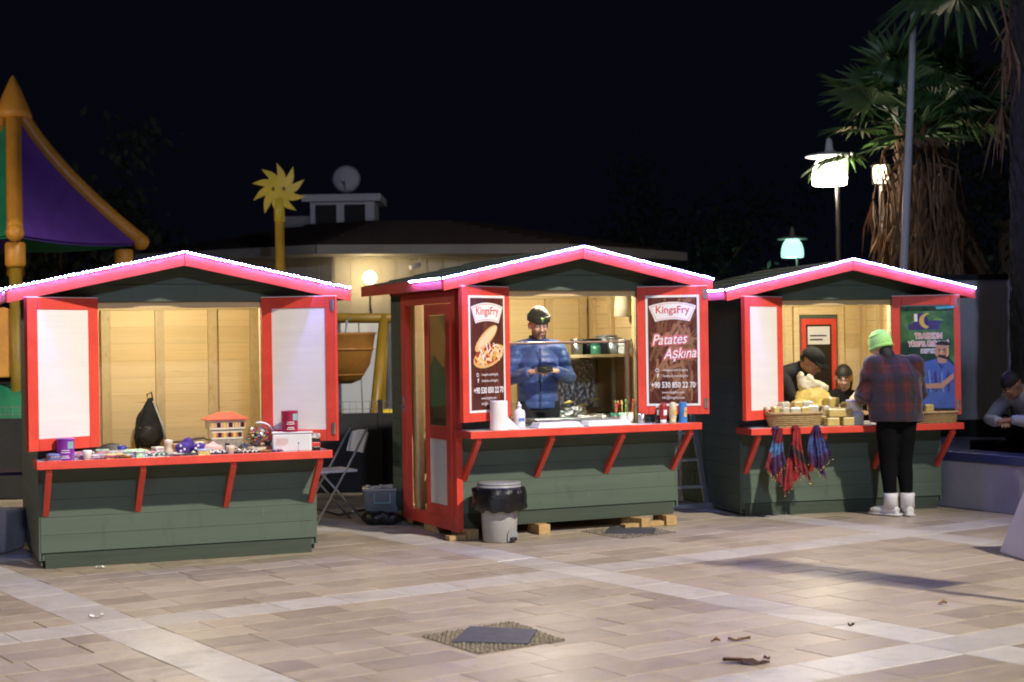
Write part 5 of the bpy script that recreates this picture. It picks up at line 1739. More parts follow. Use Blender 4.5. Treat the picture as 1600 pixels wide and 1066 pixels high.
# model house
p, a = put(s1, 352, .20)
hs = empty('model_house', p, a, 'miniature timber-framed house with a red hipped roof on the counter', 'model house')
b = MB(); b.box((-.115,-.08,0),(.115,.08,.085)); b.build('ground_floor', colour('stone_model',(.30,.25,.21),.8,.35,30,.4), hs)
b = MB(); b.box((-.118,-.085,.087),(.118,.085,.16)); uf = b.build('upper_floor', colour('cream_model',(.72,.64,.52),.7), hs)
b = MB(); b.box((-.135,-.105,.162),(.135,.105,.23)); u2 = b.build('bay_floor', 'cream_model', hs)
b = MB()
e, h = (.16,.13), .05
b.add([(-e[0],-e[1],.232),(e[0],-e[1],.232),(e[0],e[1],.232),(-e[0],e[1],.232),(-e[0],-e[1],.240),(e[0],-e[1],.240),(e[0],e[1],.240),(-e[0],e[1],.240),(-.05,0,.240+h),(.05,0,.240+h)],
      [(3,2,1,0),(0,1,5,4),(1,2,6,5),(2,3,7,6),(3,0,4,7),(4,5,9,8),(5,6,9),(6,7,8,9),(7,4,8)]); b.build('roof', colour('roof_model',(.55,.10,.06),.7,.2,30,.3), hs)
for fl, (z, ww, yy) in enumerate(((.10,.118,-.085),(.176,.135,-.105))):
    for k in range(6):
        x = -ww+.022+(2*ww-.044)*k/5
        if k in (2,) and fl == 1: pass
        b = MB(); b.box((x-.012,yy-.002,z),(x+.012,yy-.0003,z+.036)); b.build('window', 'bead_dark' if k % 2 else 'ink_gold', hs)
        for xs in (x-.018, x+.013):
            b = MB(); b.box((xs,yy-.0035,z),(xs+.005,yy-.0005,z+.036)); b.build('shutter', 'roof_model', hs)
b = MB(); b.box((-.018,-.083,0),(.018,-.0805,.055)); b.build('door', 'bead_dark', hs)
# candy globe with a pale band
p, a = put(s1, 403, -.16)
gl = empty('candy_globe', p, a, 'round clear globe full of coloured sweets with a white band', 'jar')
b = MB(); b.lathe([(.05,0),(.075,.004),(.08,.03),(.078,.035)], (0,0,0), 20); b.build('base', 'bone', gl, smooth=True)
b = MB(); b.ball((0,0,.105), .10, 20, 12); b.build('dome', 'clear_film', gl, smooth=True)
for k, c in enumerate(('bead_amber','cl_yellow','bead_green','ink_red','bead_blue','bead_white')):
    b = MB()
    for i in range(26):
        v = V((rg.gauss(0,1),rg.gauss(0,1),rg.gauss(0,1))).normalized()*rg.uniform(.035,.082)
        b.ball(V((0,0,.105))+v, (.014,.012,.009), 6, 4, M4.Rotation(rg.random()*3,4,'X'))
    tag(b.build('sweets', c, gl, smooth=True), kind='stuff')
b = MB(); b.loft([V((.02+.108*cos(t),.02,.105+.112*sin(t))) for t in [R(-40+i*18) for i in range(9)]], [(.022,.008)]*9, side=(0,1,0), n=8); b.build('band', 'white_plastic', gl, smooth=True)
# white box with the maroon tin on it
p, a = put(s1, 457, -.27, CZ, R(-17))
bx = empty('white_box', p, a, 'white plastic box with faint red print carrying the maroon tin', 'box')
b = MB(); b.box((-.145,-.055,0),(.145,.045,.135)); b.build('body', 'white_plastic', bx, bevel=.012)
b = MB(); b.box((-.150,-.060,.1355),(.150,.050,.147)); b.build('lid', 'white_plastic', bx, bevel=.004)
b = MB()
for i in range(7): b.box((-.12+rg.random()*.02,-.0565,.05+i*.008),(-.05+rg.random()*.03,-.0553,.053+i*.008))
b.build('print', 'ink_pink', bx)
tin(s1, 453, -.265, CZ+.148, colour('tin_maroon',(.30,.012,.055),.35), 'maroon printed tin standing on the white box')
p, a = put(s1, 492, -.30)
t = empty('small_box', p, a, 'stack of small dark red boxes beside the white box', 'box')
for k in range(4):
    b = MB(); b.box((-.032,-.04,.001+k*.033),(.032,.05,.032+k*.033)); b.build('carton', ['bead_dark','ink_red','bead_dark','cl_grey'][k], t, bevel=.003)
p, a = put(s1, 442, -.24, CZ+.012, .08)
t = empty('shoe_brush', p, a, 'black bristled brush with a dark red handle at the counter front', 'brush')
b = MB(); b.loft([(-.13,0,.012),(-.05,0,.014),(.0,0,.014)], [(.012,.008),(.016,.010),(.018,.010)], n=8); b.build('handle', colour('handle_red',(.20,.02,.02)), t, smooth=True)
b = MB(); b.loft([(.0,0,.02),(.06,0,.03),(.12,0,.025),(.15,0,.01)], [(.02,.02),(.03,.028),(.026,.022),(.006,.006)], n=10); b.build('bristles', 'black_plastic', t, smooth=True)
beads(430, -.28, ['ink_red','bead_dark','bead_blue'], .055, 24, .009, 'red and dark bead string next to the black brush', .5)
# more small wares crowding the counter
small = [(136,-.30,'cup','white glazed cup among the scarves nearest the purple tin'),(160,-.12,'box','small rose gift box behind the grey folded scarf'),(190,.10,'cup','blue glazed cup behind the scarf pile'),(197,-.29,'dish','flat brass dish at the counter front before the sky blue scarf'),
         (218,-.29,'box','tiny mint gift box at the counter front'),(246,.16,'box','flat lilac gift box behind the cream figurine'),(275,.22,'cup','amber glazed cup behind the curved horn'),(276,-.30,'dish','small pewter dish before the purple pouches'),
         (312,.20,'cup','white glazed cup between the horn and the model house'),(318,-.30,'box','tiny yellow gift box before the pink plush'),(360,-.30,'cup','small cream cup at the counter front before the model house'),(378,.20,'box','rose gift box between the model house and the globe'),
         (384,.08,'cup','pale blue cup behind the candy globe'),(418,.10,'box','grey gift box behind the globe and the white box'),(414,-.30,'dish','shallow copper dish beside the candy globe'),(470,-.30,'box','dark blue gift box at the counter end')]
pal = ['bead_white','cl_rose','bead_blue','brassy','cl_mint','cl_lilac','bead_amber','dull_metal','bead_white','cl_yellow','bone','cl_rose','cl_sky','cl_grey','brassy','cl_blue']
colour('brassy',(.50,.30,.10),.35,metal=.8)
for i, (xp, ly, kd, lb) in enumerate(small):
    p, a = put(s1, xp, ly, CZ+.001, rg.uniform(-.5,.5))
    if kd == 'cup':
        t = empty('small_cup', p, a, lb, 'cup', 'small cups on the trinket counter'); h = rg.uniform(.05,.075)
        b = MB(); b.lathe([(.018,0),(.022,.004),(.031,h*.6),(.033,h),(.030,h),(.028,h*.6),(.0001,.008)], (0,0,0), 16); b.build('bowl', pal[i], t, smooth=True)
        b = MB(); b.loft([(.030,0,h*.8),(.048,0,h*.75),(.046,0,h*.4),(.026,0,h*.35)], .004, n=6); b.build('handle', pal[i], t, smooth=True)
    elif kd == 'box':
        t = empty('gift_box', p, a, lb, 'box', 'small gift boxes on the trinket counter'); w, d_, h = rg.uniform(.03,.05), rg.uniform(.02,.035), rg.uniform(.03,.06)
        b = MB(); b.box((-w,-d_,0),(w,d_,h)); b.build('carton', pal[i], t, bevel=.002)
        b = MB(); b.box((-w-.002,-d_-.002,h+.0005),(w+.002,d_+.002,h+.012)); b.build('lid', pal[(i+3)%16], t, bevel=.002)
    else:
        t = empty('small_dish', p, a, lb, 'dish', 'small dishes on the trinket counter')
        b = MB(); b.lathe([(.02,0),(.045,.006),(.055,.018),(.052,.018),(.042,.009),(.0001,.005)], (0,0,0), 18); b.build('plate', pal[i], t, smooth=True)
        b = MB(); b.lathe([(.054,.016),(.057,.019),(.053,.020)], (0,0,0), 18); b.build('rim', pal[i], t, smooth=True)
# black rucksack hung on the back wall
lx = lxx(s1, 233, 1.36, 660)
p = s1.mw @ V((lx, 1.36, .76))
rs_ = empty('rucksack', p, s1.ang, 'black rucksack hanging on the pine back wall behind the trinkets', 'bag')
b = MB()
b.loft([(0,.02,.0),(0,.0,.08),(.0,.0,.20),(.01,.02,.30),(.02,.04,.37),(.02,.05,.41)], [(.07,.04),(.125,.075),(.115,.07),(.075,.05),(.04,.03),(.012,.012)], side=(1,0,0), n=16)
b.ball((-.02,-.055,.13), (.08,.04,.085), 12, 8)
me = fuse(b, 'sack', .009, 3, disp=lambda c, n: .016*mnoise.noise(c*9)+.006*mnoise.noise(c*26)); link('sack', me, 'dark_cloth', rs_)
b = MB(); b.ball((-.015,-.085,.10), (.075,.03,.07), 12, 8); b.ball((-.01,-.085,.13), (.065,.028,.06), 12, 8)
link('pocket', fuse(b, 'pocket', .008, 2, disp=lambda c, n: .006*mnoise.noise(c*25)), 'black_plastic', rs_)
b = MB(); b.loft([(-.045,-.05,.33),(-.10,-.075,.22),(-.115,-.07,.10),(-.10,-.03,.0)], [(.014,.004)]*4, side=(1,0,0), n=6); b.build('strap', 'dark_cloth', rs_, smooth=True)
b = MB(); b.loft([(.035,-.015,.39),(.07,-.05,.28),(.105,-.07,.17),(.125,-.05,.05)], [(.010,.004)]*4, side=(1,0,0), n=6); b.build('strap', 'grey_plastic', rs_, smooth=True)
b = MB(); b.loft([(.0,.03,.39),(-.01,.04,.44),(.03,.05,.46),(.04,.05,.40)], .007, n=6); b.build('loop', 'black_plastic', rs_, smooth=True)
b = MB(); b.loft([(-.10,-.05,.17),(-.02,-.098,.18),(.06,-.05,.17)], .004, n=5); b.build('zip', 'dull_metal', rs_)
# chair inside
lx = lxx(s1, 170, .75, 690)
p = s1.mw @ V((lx, .75, .06))
ch = empty('round_back_chair', p, s1.ang, 'black round-backed chair inside the trinket stall beside the shutter', 'chair')
b = MB(); b.lathe([(.0001,-.02),(.17,-.02),(.18,0),(.17,.02),(.0001,.02)], (0,0,0), 20, mat=M4.Translation((0,-.16,.62)) @ M4.Rotation(pi/2,4,'X') @ M4.Translation((0,0,-.0))); b.build('backrest', 'black_plastic', ch, smooth=True)
b = MB(); b.lathe([(.0001,0),(.20,0),(.21,.02),(.20,.05),(.0001,.06)], (0,.05,.44), 20); b.build('seat', 'black_plastic', ch, smooth=True)
for x, y in ((-.14,-.12),(.14,-.12),(-.14,.2),(.14,.2)):
    b = MB(); b.loft([(x,y,0),(x*.9,y*.9,.45)], .014, n=8); b.build('leg', 'black_plastic', ch, smooth=True)

# ---------- poster stall: counter things
p, a = put(s2, 780, -.22)
t = empty('paper_roll', p, a, 'white paper towel roll standing on the counter before the bun poster', 'paper roll')
b = MB(); b.lathe([(.020,0),(.070,0),(.072,.005),(.072,.23),(.070,.235),(.020,.235),(.020,0)], (0,0,0), 28); b.build('roll', 'paper', t, smooth=False)
b = MB(); b.lathe([(.0195,.001),(.0195,.236),(.0175,.236),(.0175,.001)], (0,0,0), 16); b.build('core', 'pallet_wood', t)
b = MB(); b.add([(.06,.03,.13),(.07,.02,.003),(.19,.02,.003),(.10,.10,.003)], [(0,1,2),(0,2,3)]); b.add([(.0605,.031,.131),(.0705,.021,.004),(.1905,.021,.004),(.1005,.101,.004)], [(2,1,0),(3,2,0)]); b.build('loose_sheet', 'paper', t)
p, a = put(s2, 812, -.10)
t = empty('pump_bottle', p, a, 'white sanitiser bottle with a blue label beside the paper roll', 'bottle')
b = MB(); b.lathe([(.045,0),(.049,.006),(.049,.12),(.042,.145),(.018,.16),(.016,.175)], (0,0,0), 20); b.build('bottle_body', 'white_plastic', t, smooth=True)
b = MB(); b.lathe([(.019,.172),(.019,.192),(.008,.20),(.006,.215),(.0001,.217)], (0,0,0), 14); b.build('cap', 'white_plastic', t, smooth=True)
b = MB(); b.box((-.024,-.0515,.06),(.024,-.0495,.085)); b.build('label_print', colour('label_blue',(.12,.22,.55)), t)
for xp, lbl in ((870,'white serving tray lid nearer the sanitiser bottle'), (947,'white serving tray lid nearer the spoon jars')):
    p, a = put(s2, xp, -.17)
    t = empty('tray_lid', p, a, lbl, 'tray', 'white tray lids on the food counter')
    b = MB(); b.box((-.205,-.085,0),(.205,.115,.012)); b.build('rim', 'white_plastic', t, bevel=.005)
    b = MB(); b.add([(-.195,-.075,.0125),(.195,-.075,.0125),(.195,.105,.0125),(-.195,.105,.0125),(-.18,-.06,.042),(.18,-.06,.042),(.18,.09,.042),(-.18,.09,.042)], [(4,5,6,7),(0,1,5,4),(1,2,6,5),(2,3,7,6),(3,0,4,7)]); b.build('dome', 'white_plastic', t, bevel=.006)
    b = MB(); b.loft([(-.03,.01,.043),(-.02,.01,.06),(.02,.01,.06),(.03,.01,.043)], .006, n=6); b.build('knob', 'grey_plastic', t)
p, a = put(s2, 895, .10)
t = empty('steel_pan', p, a, 'shallow steel pan behind the white tray lids', 'pan')
b = MB()
b.add([(-.38,-.11,.05),(.38,-.11,.05),(.38,.15,.05),(-.38,.15,.05),(-.35,-.09,.002),(.35,-.09,.002),(.35,.13,.002),(-.35,.13,.002)], [(4,5,6,7),(0,1,5,4),(1,2,6,5),(2,3,7,6),(3,0,4,7)])
b.build('pan', 'metal', t, bevel=.004)
b = MB(); b.bar((-.385,-.115,.052),(.385,-.115,.052),.012,.012); b.bar((-.385,.155,.052),(.385,.155,.052),.012,.012); b.bar((-.385,-.108,.052),(-.385,.148,.052),.012,.012,(0,0,1)); b.bar((.385,-.108,.052),(.385,.148,.052),.012,.012); b.build('rim', 'metal', t)
def foilmat():
    t = NT('foil'); co = t.coord()
    n = t.noise(co, 22, 6, .7); vo = t.n('TexVoronoi'); t.l(co, vo.inputs['Vector']); vo.inputs['Scale'].default_value = 26
    t.set(color=(.72,.70,.66), metal=1.0, rough=.24); t.bump(t.mix(.5, n, vo.outputs['Distance']), 1.0, .03)
foilmat()
def crumple(name, w, d, h, mat, p, a, label, cat, amp=.012, seed=1.0, parent=None):
    b = MB(); nx, ny = 26, 12; vs = []
    for i in range(nx+1):
        for j in range(ny+1):
            x, y = (i/nx-.5)*w, (j/ny-.5)*d
            e = max(0, 1-(2*abs(x)/w)**4)*max(0, 1-(2*abs(y)/d)**4)
            vs.append((x, y, .003+e*(h+amp*mnoise.noise(V((x*30,y*30,seed)))+amp*.7*mnoise.noise(V((x*70,y*70,seed))))))
    vs2 = [(x,y,.001) for x,y,z in vs]
    fs = [(i*(ny+1)+j, (i+1)*(ny+1)+j, (i+1)*(ny+1)+j+1, i*(ny+1)+j+1) for i in range(nx) for j in range(ny)]
    b.add(vs, fs); b.add(vs2, fs)
    o = b.build(name, mat, parent, p, (0,0,a))
    if label: tag(o, label, cat)
    return o
p, a = put(s2, 925, .12, CZ+.055)
crumple('foil_sheet', .36, .16, .025, 'foil', p, a, 'crumpled foil sheet over the steel pan', 'foil')
for i, (xp, ly, body, lb) in enumerate(((960,.05,'bead_green','green spoon jar nearest the white tray lids'), (973,.02,'cl_mint','pale green spoon jar between two others'), (984,.06,'cl_cream','cream spoon jar next to the shutter hinge'))):
    p, a = put(s2, xp, ly)
    t = empty('spoon_jar', p, a, lb, 'jar', 'jars of utensils on the food counter')
    b = MB(); b.lathe([(.030,0),(.034,.004),(.035,.09),(.033,.09),(.031,.01),(.0001,.01)], (0,0,0), 16); b.build('jar', body, t, smooth=True)
    b = MB(); b.lathe([(.0357,.02),(.0357,.06)], (0,0,0), 16); b.build('label_band', 'ink_white' if i else 'ink_red', t)
    for k in range(4):
        q = rg.uniform(0,6.28); e_ = V((cos(q)*.035,sin(q)*.035,rg.uniform(.14,.19)))
        b = MB(); b.loft([(cos(q)*.01,sin(q)*.01,.02), e_], .004, n=5); b.ball(e_, (.012,.006,.018), 8, 5); b.build('utensil', ['ink_gold','pallet_wood','ink_leaf','ink_red'][k], t, smooth=True)
p, a = put(s2, 1003, -.05)
b = MB(); b.lathe([(.028,0),(.030,.003),(.031,.085),(.028,.085),(.027,.006),(.0001,.006)], (0,0,0), 18); solo(b, 'steel_cup', 'metal', p, a, 'small steel cup on the counter by the fries poster', 'cup', smooth=True)
def squeeze(xp, ly, body, cap, label, h=.17, r=.032, up=False):
    p, a = put(s2, xp, ly)
    t = empty('sauce_bottle', p, a, label, 'bottle', 'sauce bottles before the fries poster')
    b = MB()
    if not up: b.lathe([(.022,.0),(.024,.002),(.024,.03),(r*.8,.033),(r,.05),(r*1.02,.10),(r*.92,h-.02),(r*.7,h),(.0001,h+.003)], (0,0,0), 18)
    else: b.lathe([(r*.95,0),(r,.004),(r,h*.55),(r*.6,h*.78),(.011,h*.86),(.011,h),(.0001,h)], (0,0,0), 18)
    b.build('bottle_body', body, t, smooth=True)
    b = MB()
    if not up: b.lathe([(.0255,.0),(.0255,.032),(.02,.034)], (0,0,.0), 16)
    else: b.lathe([(.013,h-.02),(.013,h+.008),(.0001,h+.01)], (0,0,0), 12)
    b.build('cap', cap, t, smooth=True)
    b = MB(); b.box((-.015,-r*1.03-.0015,.07),(.015,-r*1.0+.003,.115)); b.build('label_print', 'ink_white' if body != 'sauce_cream' else 'ink_gold', t)
squeeze(1028, -.18, colour('sauce_dark',(.05,.01,.008),.25), 'white_plastic', 'dark sauce bottle with a white cap beside the ketchup', .15, .024, True)
squeeze(1037, -.23, colour('ketchup',(.33,.02,.02),.3), 'white_plastic', 'red ketchup bottle standing on its white cap', .175)
squeeze(1052, -.23, colour('sauce_cream',(.70,.60,.40),.35), 'sauce_cream', 'cream mayonnaise bottle between the ketchup and the blue tube', .175)
p, a = put(s2, 1068, -.23)
t = empty('snack_tube', p, a, 'bright blue snack tube at the end of the food counter', 'tube')
b = MB(); b.lathe([(.034,0),(.035,.003),(.035,.168),(.033,.17)], (0,0,0), 20); b.build('can', colour('tube_blue',(.05,.24,.62),.3), t)
b = MB(); b.lathe([(.037,.166),(.037,.176),(.0001,.177)], (0,0,0), 20); b.build('lid', colour('lid_blue',(.10,.30,.66)), t)
b = MB(); b.box((-.014,-.0365,.05),(.014,-.0345,.095)); b.box((-.008,-.0365,.10),(.018,-.0345,.13)); b.build('print', 'ink_bun', t)

# glass guard with brown rail at the opening
def guard(st):
    r = st.root
    b = MB(); b.loft([(st.o0+.0,.10,1.495),(st.o1-.02,.10,1.495)], .011, n=8); gd = b.build('guard_rail', 'brown_steel', r)
    b = MB(); b.box((st.o1-.055,.085,.80),(st.o1-.02,.115,1.51)); b.build('guard_post', 'brown_steel', gd)
    b = MB(); b.box((st.o0+.52,.097,.82),(st.o1-.06,.103,1.484)); b.build('guard_glass', 'clear_glass', gd)
guard(s2)
# shelf on the side wall with pots, and the covered cooker under it
piece('side_shelf', (1.30,.55,1.36), (1.985,1.42,1.385), 'pine', s2.root)
def local(st, v): return st.mw @ V(v)
for i, (x, y, r, h, m, lb, nm) in enumerate(((1.44,.72,.055,.14,'metal','tall steel tin on the side shelf nearest the man','steel_tin'), (1.62,.85,.12,.14,'black_pot','black cooking pot on the side shelf','cooking_pot'), (1.60,.66,.045,.10,'bead_green','green tub on the side shelf front edge','plastic_tub'),
                                         (1.78,.68,.05,.15,'metal','steel jug on the side shelf near the lamp','steel_jug'), (1.84,.92,.10,.17,'dull_metal','dull steel pot at the back of the side shelf','steel_pot'))):
    t = empty(nm, local(s2,(x,y,1.386)), s2.ang, lb, nm.split('_')[-1], 'pots and tins on the side shelf')
    b = MB(); b.lathe([(r*.96,0),(r,.004),(r,h),(r*.95,h),(r*.93,.006),(.0001,.006)], (0,0,0), 20); b.build('vessel', m, t, smooth=True)
    b = MB(); b.lathe([(r*1.05,h-.012),(r*1.05,h),(r*.98,h)], (0,0,0), 20); b.build('rim', m, t, smooth=True)
    if r > .09:
        for s in (-1,1):
            b = MB(); b.loft([(s*r,-.03,h*.7),(s*(r+.03),-.02,h*.72),(s*(r+.03),.02,h*.72),(s*r,.03,h*.7)], .006, n=6); b.build('handle', m, t)
for i, (x, y, z, lb) in enumerate(((1.90,.62,1.386,'lower white paper pack on the side shelf'), (1.90,.62,1.452,'upper white paper pack on the side shelf'))):
    b = MB(); b.box((-.085,-.09,0),(.085,.09,.064)); solo(b, 'paper_pack', 'paper', local(s2,(x,y,z)), s2.ang+.1*i, lb, 'paper pack', 'paper packs on the side shelf', bevel=.01)
# lamp with a plain shade on the side wall
t = empty('shaded_lamp', local(s2,(1.86,.62,1.72)), s2.ang, 'cream shaded lamp hanging high inside the poster stall', 'lamp')
b = MB(); b.lathe([(.085,0),(.070,.20),(.068,.20),(.083,0)], (0,0,0), 20); b.build('shade', colour('shade_cream',(.78,.70,.52),.8), t, smooth=True)
b = MB(); b.ball((0,0,.08), .03, 10, 8); b.build('bulb', 'bulb_warm', t, smooth=True)
b = MB(); b.loft([(0,0,.10),(0,0,.20),(.06,0,.235),(.12,0,.235)], .006, n=6); b.build('arm', 'dull_metal', t)
# cooker wrapped in foil
t = empty('cooker', local(s2,(1.52,.98,.065)), s2.ang, 'dark steel cooker with foil wrapped top inside the poster stall', 'cooker')
b = MB(); b.box((-.36,-.30,0),(.40,.36,.80)); b.build('body', 'black_pot', t, bevel=.01)
b = MB(); b.box((-.24,-.312,.18),(.26,-.302,.72)); b.build('door', colour('brown_panel',(.14,.075,.045),.5), t)
b = MB(); b.loft([(-.2,-.33,.66),(.22,-.33,.66)], .012, n=8); b.build('handle', 'metal', t)
crumple('foil_top', .74, .62, .04, 'foil', (.02,.03,.80), 0, None, None, .022, 3.0, t)
b = MB(); b.box((-.34,.34,.80),(.40,.358,1.26)); b.build('splash_back', 'foil', t)
def sheet(name, mat, parent, pts, n=10, m=10, amp=.02):
    (p00,p10,p01,p11) = [V(q) for q in pts]
    b = MB(); vs = []
    for i in range(n+1):
        for j in range(m+1):
            q = p00.lerp(p10,i/n).lerp(p01.lerp(p11,i/n), j/m)
            vs.append(q + V((mnoise.noise(q*9),mnoise.noise(q*9+V((5,5,5))),mnoise.noise(q*11+V((9,1,3)))))*amp)
    b.add(vs, [(i*(m+1)+j,(i+1)*(m+1)+j,(i+1)*(m+1)+j+1,i*(m+1)+j+1) for i in range(n) for j in range(m)])
    return b.build(name, mat, parent, smooth=True)
sheet('foil_side', 'foil', t, [(-.38,-.33,.62),(-.02,-.335,.60),(-.38,-.30,.86),(-.02,-.31,.86)], 16, 12, .03)
for x, z in ((-.10,.88),(.04,.85),(.16,.90)):
    b = MB(); b.loft([(x-.05,-.12,z),(x,-.14,z+.015),(x+.05,-.12,z+.01)], [.010,.016,.010], n=8); b.build('pepper', 'ink_gold', t, smooth=True)
# things on the inner shelves seen through the open door
b = MB(); b.box((-.16,-.12,0),(.16,.12,.20)); solo(b, 'cardboard_box', 'pallet_wood', local(s2,(.62,1.18,.452)), s2.ang+.1, 'brown cardboard box on the lower inner shelf', 'box', bevel=.004)
b = MB()
for i in range(7): b.ball((rg.gauss(0,.05),rg.gauss(0,.05),.06+rg.random()*.06), rg.uniform(.04,.06), 10, 7)
me = fuse(b, 'blue_bag', .01, 2, disp=lambda c, n: .008*mnoise.noise(c*30)); tag(link('blue_bag', me, colour('bag_blue',(.06,.18,.40),.3), None, local(s2,(.50,1.12,.832)), (0,0,0)), 'crumpled blue plastic bag on the upper inner shelf behind the door', 'bag')
b = MB(); b.box((-.13,-.02,0),(.13,.16,.24)); solo(b, 'white_carton', 'white_paint', local(s2,(.80,1.20,.832)), s2.ang, 'white carton on the upper inner shelf', 'box', bevel=.004)
t = empty('gas_bottle', local(s2,(.48,1.15,.062)), 0, 'black gas bottle on the floor behind the open door', 'gas bottle')
b = MB(); b.lathe([(.12,0),(.14,.02),(.14,.22),(.11,.28),(.03,.30),(.03,.33)], (0,0,0), 18); b.build('tank', 'black_plastic', t, smooth=True)
b = MB(); b.lathe([(.06,.30),(.065,.34),(.055,.34)], (0,0,0), 14); b.build('collar', 'dull_metal', t, smooth=True)

# ---------- cheese stall
def basket(st, xp, ly, ra, rb, h, label):
    p, a = put(st, xp, ly, CZ+.004)
    t = empty('wicker_basket', p, a, label, 'basket', 'shallow wicker baskets on the cheese counter')
    b = MB(); b.lathe([(.0001,0),(.86,0),(.9,.004)], (0,0,0), 26, mat=M4.Diagonal((ra,rb,1,1))); b.build('bottom', 'wicker', t)
    n = 40
    for k in range(7):
        z = .006+h*k/7; r0 = .88+.13*k/7
        b = MB()
        pts = [V((ra*r0*cos(q)*(1+.012*(1 if (i+k)%2 else -1)), rb*r0*sin(q)*(1+.012*(1 if (i+k)%2 else -1)), z)) for i, q in [(i, 2*pi*i/n) for i in range(n+1)]]
        b.loft(pts, h/13, n=5, cap=False); b.build('weave_row', 'wicker', t, smooth=True)
    b = MB(); pts = [V((ra*1.03*cos(2*pi*i/30), rb*1.03*sin(2*pi*i/30), h)) for i in range(31)]; b.loft(pts, .013, n=7, cap=False); b.build('rim', 'wicker', t, smooth=True)
    for s in (-1,1):
        b = MB(); b.loft([(s*ra*1.02,-.05,h),(s*(ra*1.06),-.03,h+.05),(s*(ra*1.06),.03,h+.05),(s*ra*1.02,.05,h)], .012, n=7); b.build('handle', 'wicker', t, smooth=True)
    return t
basket(s3, 1241, -.20, .26, .16, .12, 'wicker basket of wrapped cheese blocks nearest the blank white shutter')
basket(s3, 1463, -.20, .21, .14, .095, 'wicker basket with yellow packs in front of the green poster')
def pack(st, xp, ly, z, sz, rz, mat, label, tilt=0.0, name='cheese_pack', group='wrapped cheese on the cheese counter'):
    p, a = put(st, xp, ly, z)
    t = empty(name, p, a+rz, label, 'cheese', group)
    b = MB(); b.box((-sz[0]/2,-sz[1]/2,0),(sz[0]/2,sz[1]/2,sz[2])); o = b.build('block', mat, t, bevel=.012)
    b = MB(); w = (sz[0]/2+.004, sz[1]/2+.004, sz[2]+.004)
    b.box((-w[0],-w[1],-.002+.003),(w[0],w[1],w[2])); f = b.build('film', 'clear_film', t, bevel=.014)
    t.rotation_euler.x = tilt
    return t
bl = [(1214,-.21,.03),(1227,-.24,.02),(1243,-.26,.02),(1258,-.24,.02),(1271,-.20,.03),(1226,-.12,.05),(1246,-.12,.05),(1263,-.11,.05)]
nms = ['first','second','third','fourth','fifth','sixth','seventh','eighth']
for i, (xp, ly, dz) in enumerate(bl):
    back = i > 4
    pack(s3, xp, ly, CZ+.02+dz, (.092,.065,.135 if not back else .15), rg.uniform(-.4,.4), 'cheese_white' if i % 3 else 'cheese', 
         ('%s cheese block from the shutter along the front of the nearer basket' % nms[i]) if not back else ('%s cheese block from the shutter along the back of the nearer basket' % nms[i-5]))
for i, (xp, ly, z, w) in enumerate(((1300,-.22,0,.12),(1324,-.22,0,.11),(1311,-.21,.078,.22))):
    pack(s3, xp, ly, CZ+z, (w,.09,.074), 0, 'cheese', ['lower yellow cheese slab beside the nearer basket','lower yellow cheese slab beside the lidded jars','long yellow cheese slab lying across two others'][i], name='cheese_slab', group='yellow cheese slabs in a stack')
for i, (xp, z, r, lb) in enumerate(((1338,0,.068,'lower wide cheese jar next to the customer'), (1336,.115,.072,'upper wide cheese jar with a pale lid next to the customer'))):
    p, a = put(s3, xp, -.12, CZ+z)
    t = empty('cheese_jar', p, a, lb, 'jar', 'wide plastic cheese jars')
    b = MB(); b.lathe([(r*.95,0),(r,.005),(r,.085),(r*.96,.092)], (0,0,0), 22); b.build('jar', 'cheese_white', t, smooth=True)
    b = MB(); b.lathe([(r*1.06,.088),(r*1.07,.092),(r*1.05,.110),(.0001,.112)], (0,0,0), 22); b.build('lid', 'jar_lid', t, smooth=True)
def heap(xp, ly, z, balls, mat, name, label, cat, seed, amp=.02, voxel=.010):
    p, a = put(s3, xp, ly, z)
    b = MB()
    for c, r in balls: b.ball(c, r, 12, 8)
    me = fuse(b, name, voxel, 3, disp=lambda c, n: amp*mnoise.noise(c*11+V((seed,0,0)))+amp*.5*mnoise.noise(c*31))
    return tag(link(name, me, mat, None, p, (0,0,a)), label, cat)
heap(1272, .10, CZ, [((-.11,0,.11),(.15,.12,.13)), ((.09,0,.13),(.16,.12,.14)), ((0,.02,.25),(.17,.11,.11)), ((-.01,.0,.09),(.24,.14,.09))], colour('curd',(.86,.64,.17),.35,.14,14,.5,coat=.5,dist=.01), 'butter_bag', 'big bag of yellow curd piled up before the seller', 'bag', 1.0, .014)
heap(1266, .10, CZ+.31, [((-.06,0,.06),(.06,.05,.06)), ((.02,.0,.05),(.10,.06,.05)), ((.12,.0,.02),(.08,.05,.04)), ((-.09,.0,.12),(.04,.03,.05)), ((.0,.0,.09),(.05,.04,.05))], colour('film_pale',(.72,.66,.46),.25,.15,12,.6,dist=.02), 'bag_neck', 'crumpled clear neck of the yellow curd bag', 'bag', 4.0, .02, .008)
heap(1306, .02, CZ+.09, [((0,0,.03),(.10,.06,.035)), ((.03,.0,.04),(.07,.05,.03))], 'cheese', 'curd_bag', 'small bag of yellow curd behind the cheese slabs', 'bag', 2.0, .01, .008)
for i_, (xp_, z_, c_) in enumerate(((1290,.0,'cheese'),(1292,.09,'cheese_white'),(1300,.16,'curd'),(1326,.115,'cheese'))):
    pack(s3, xp_, -.04, CZ+z_, (.15-.02*i_,.10,.085), .2*i_-.2, c_, ['yellow cheese pack lowest in the pile behind the slabs','pale cheese pack second in the pile behind the slabs','golden cheese pack on top of the pile behind the slabs','yellow cheese pack leaning by the lidded jars'][i_])
pack(s3, 1318, .22, CZ, (.14,.08,.17), .1, 'cheese_white', 'tall pale cheese pack standing behind the jars')
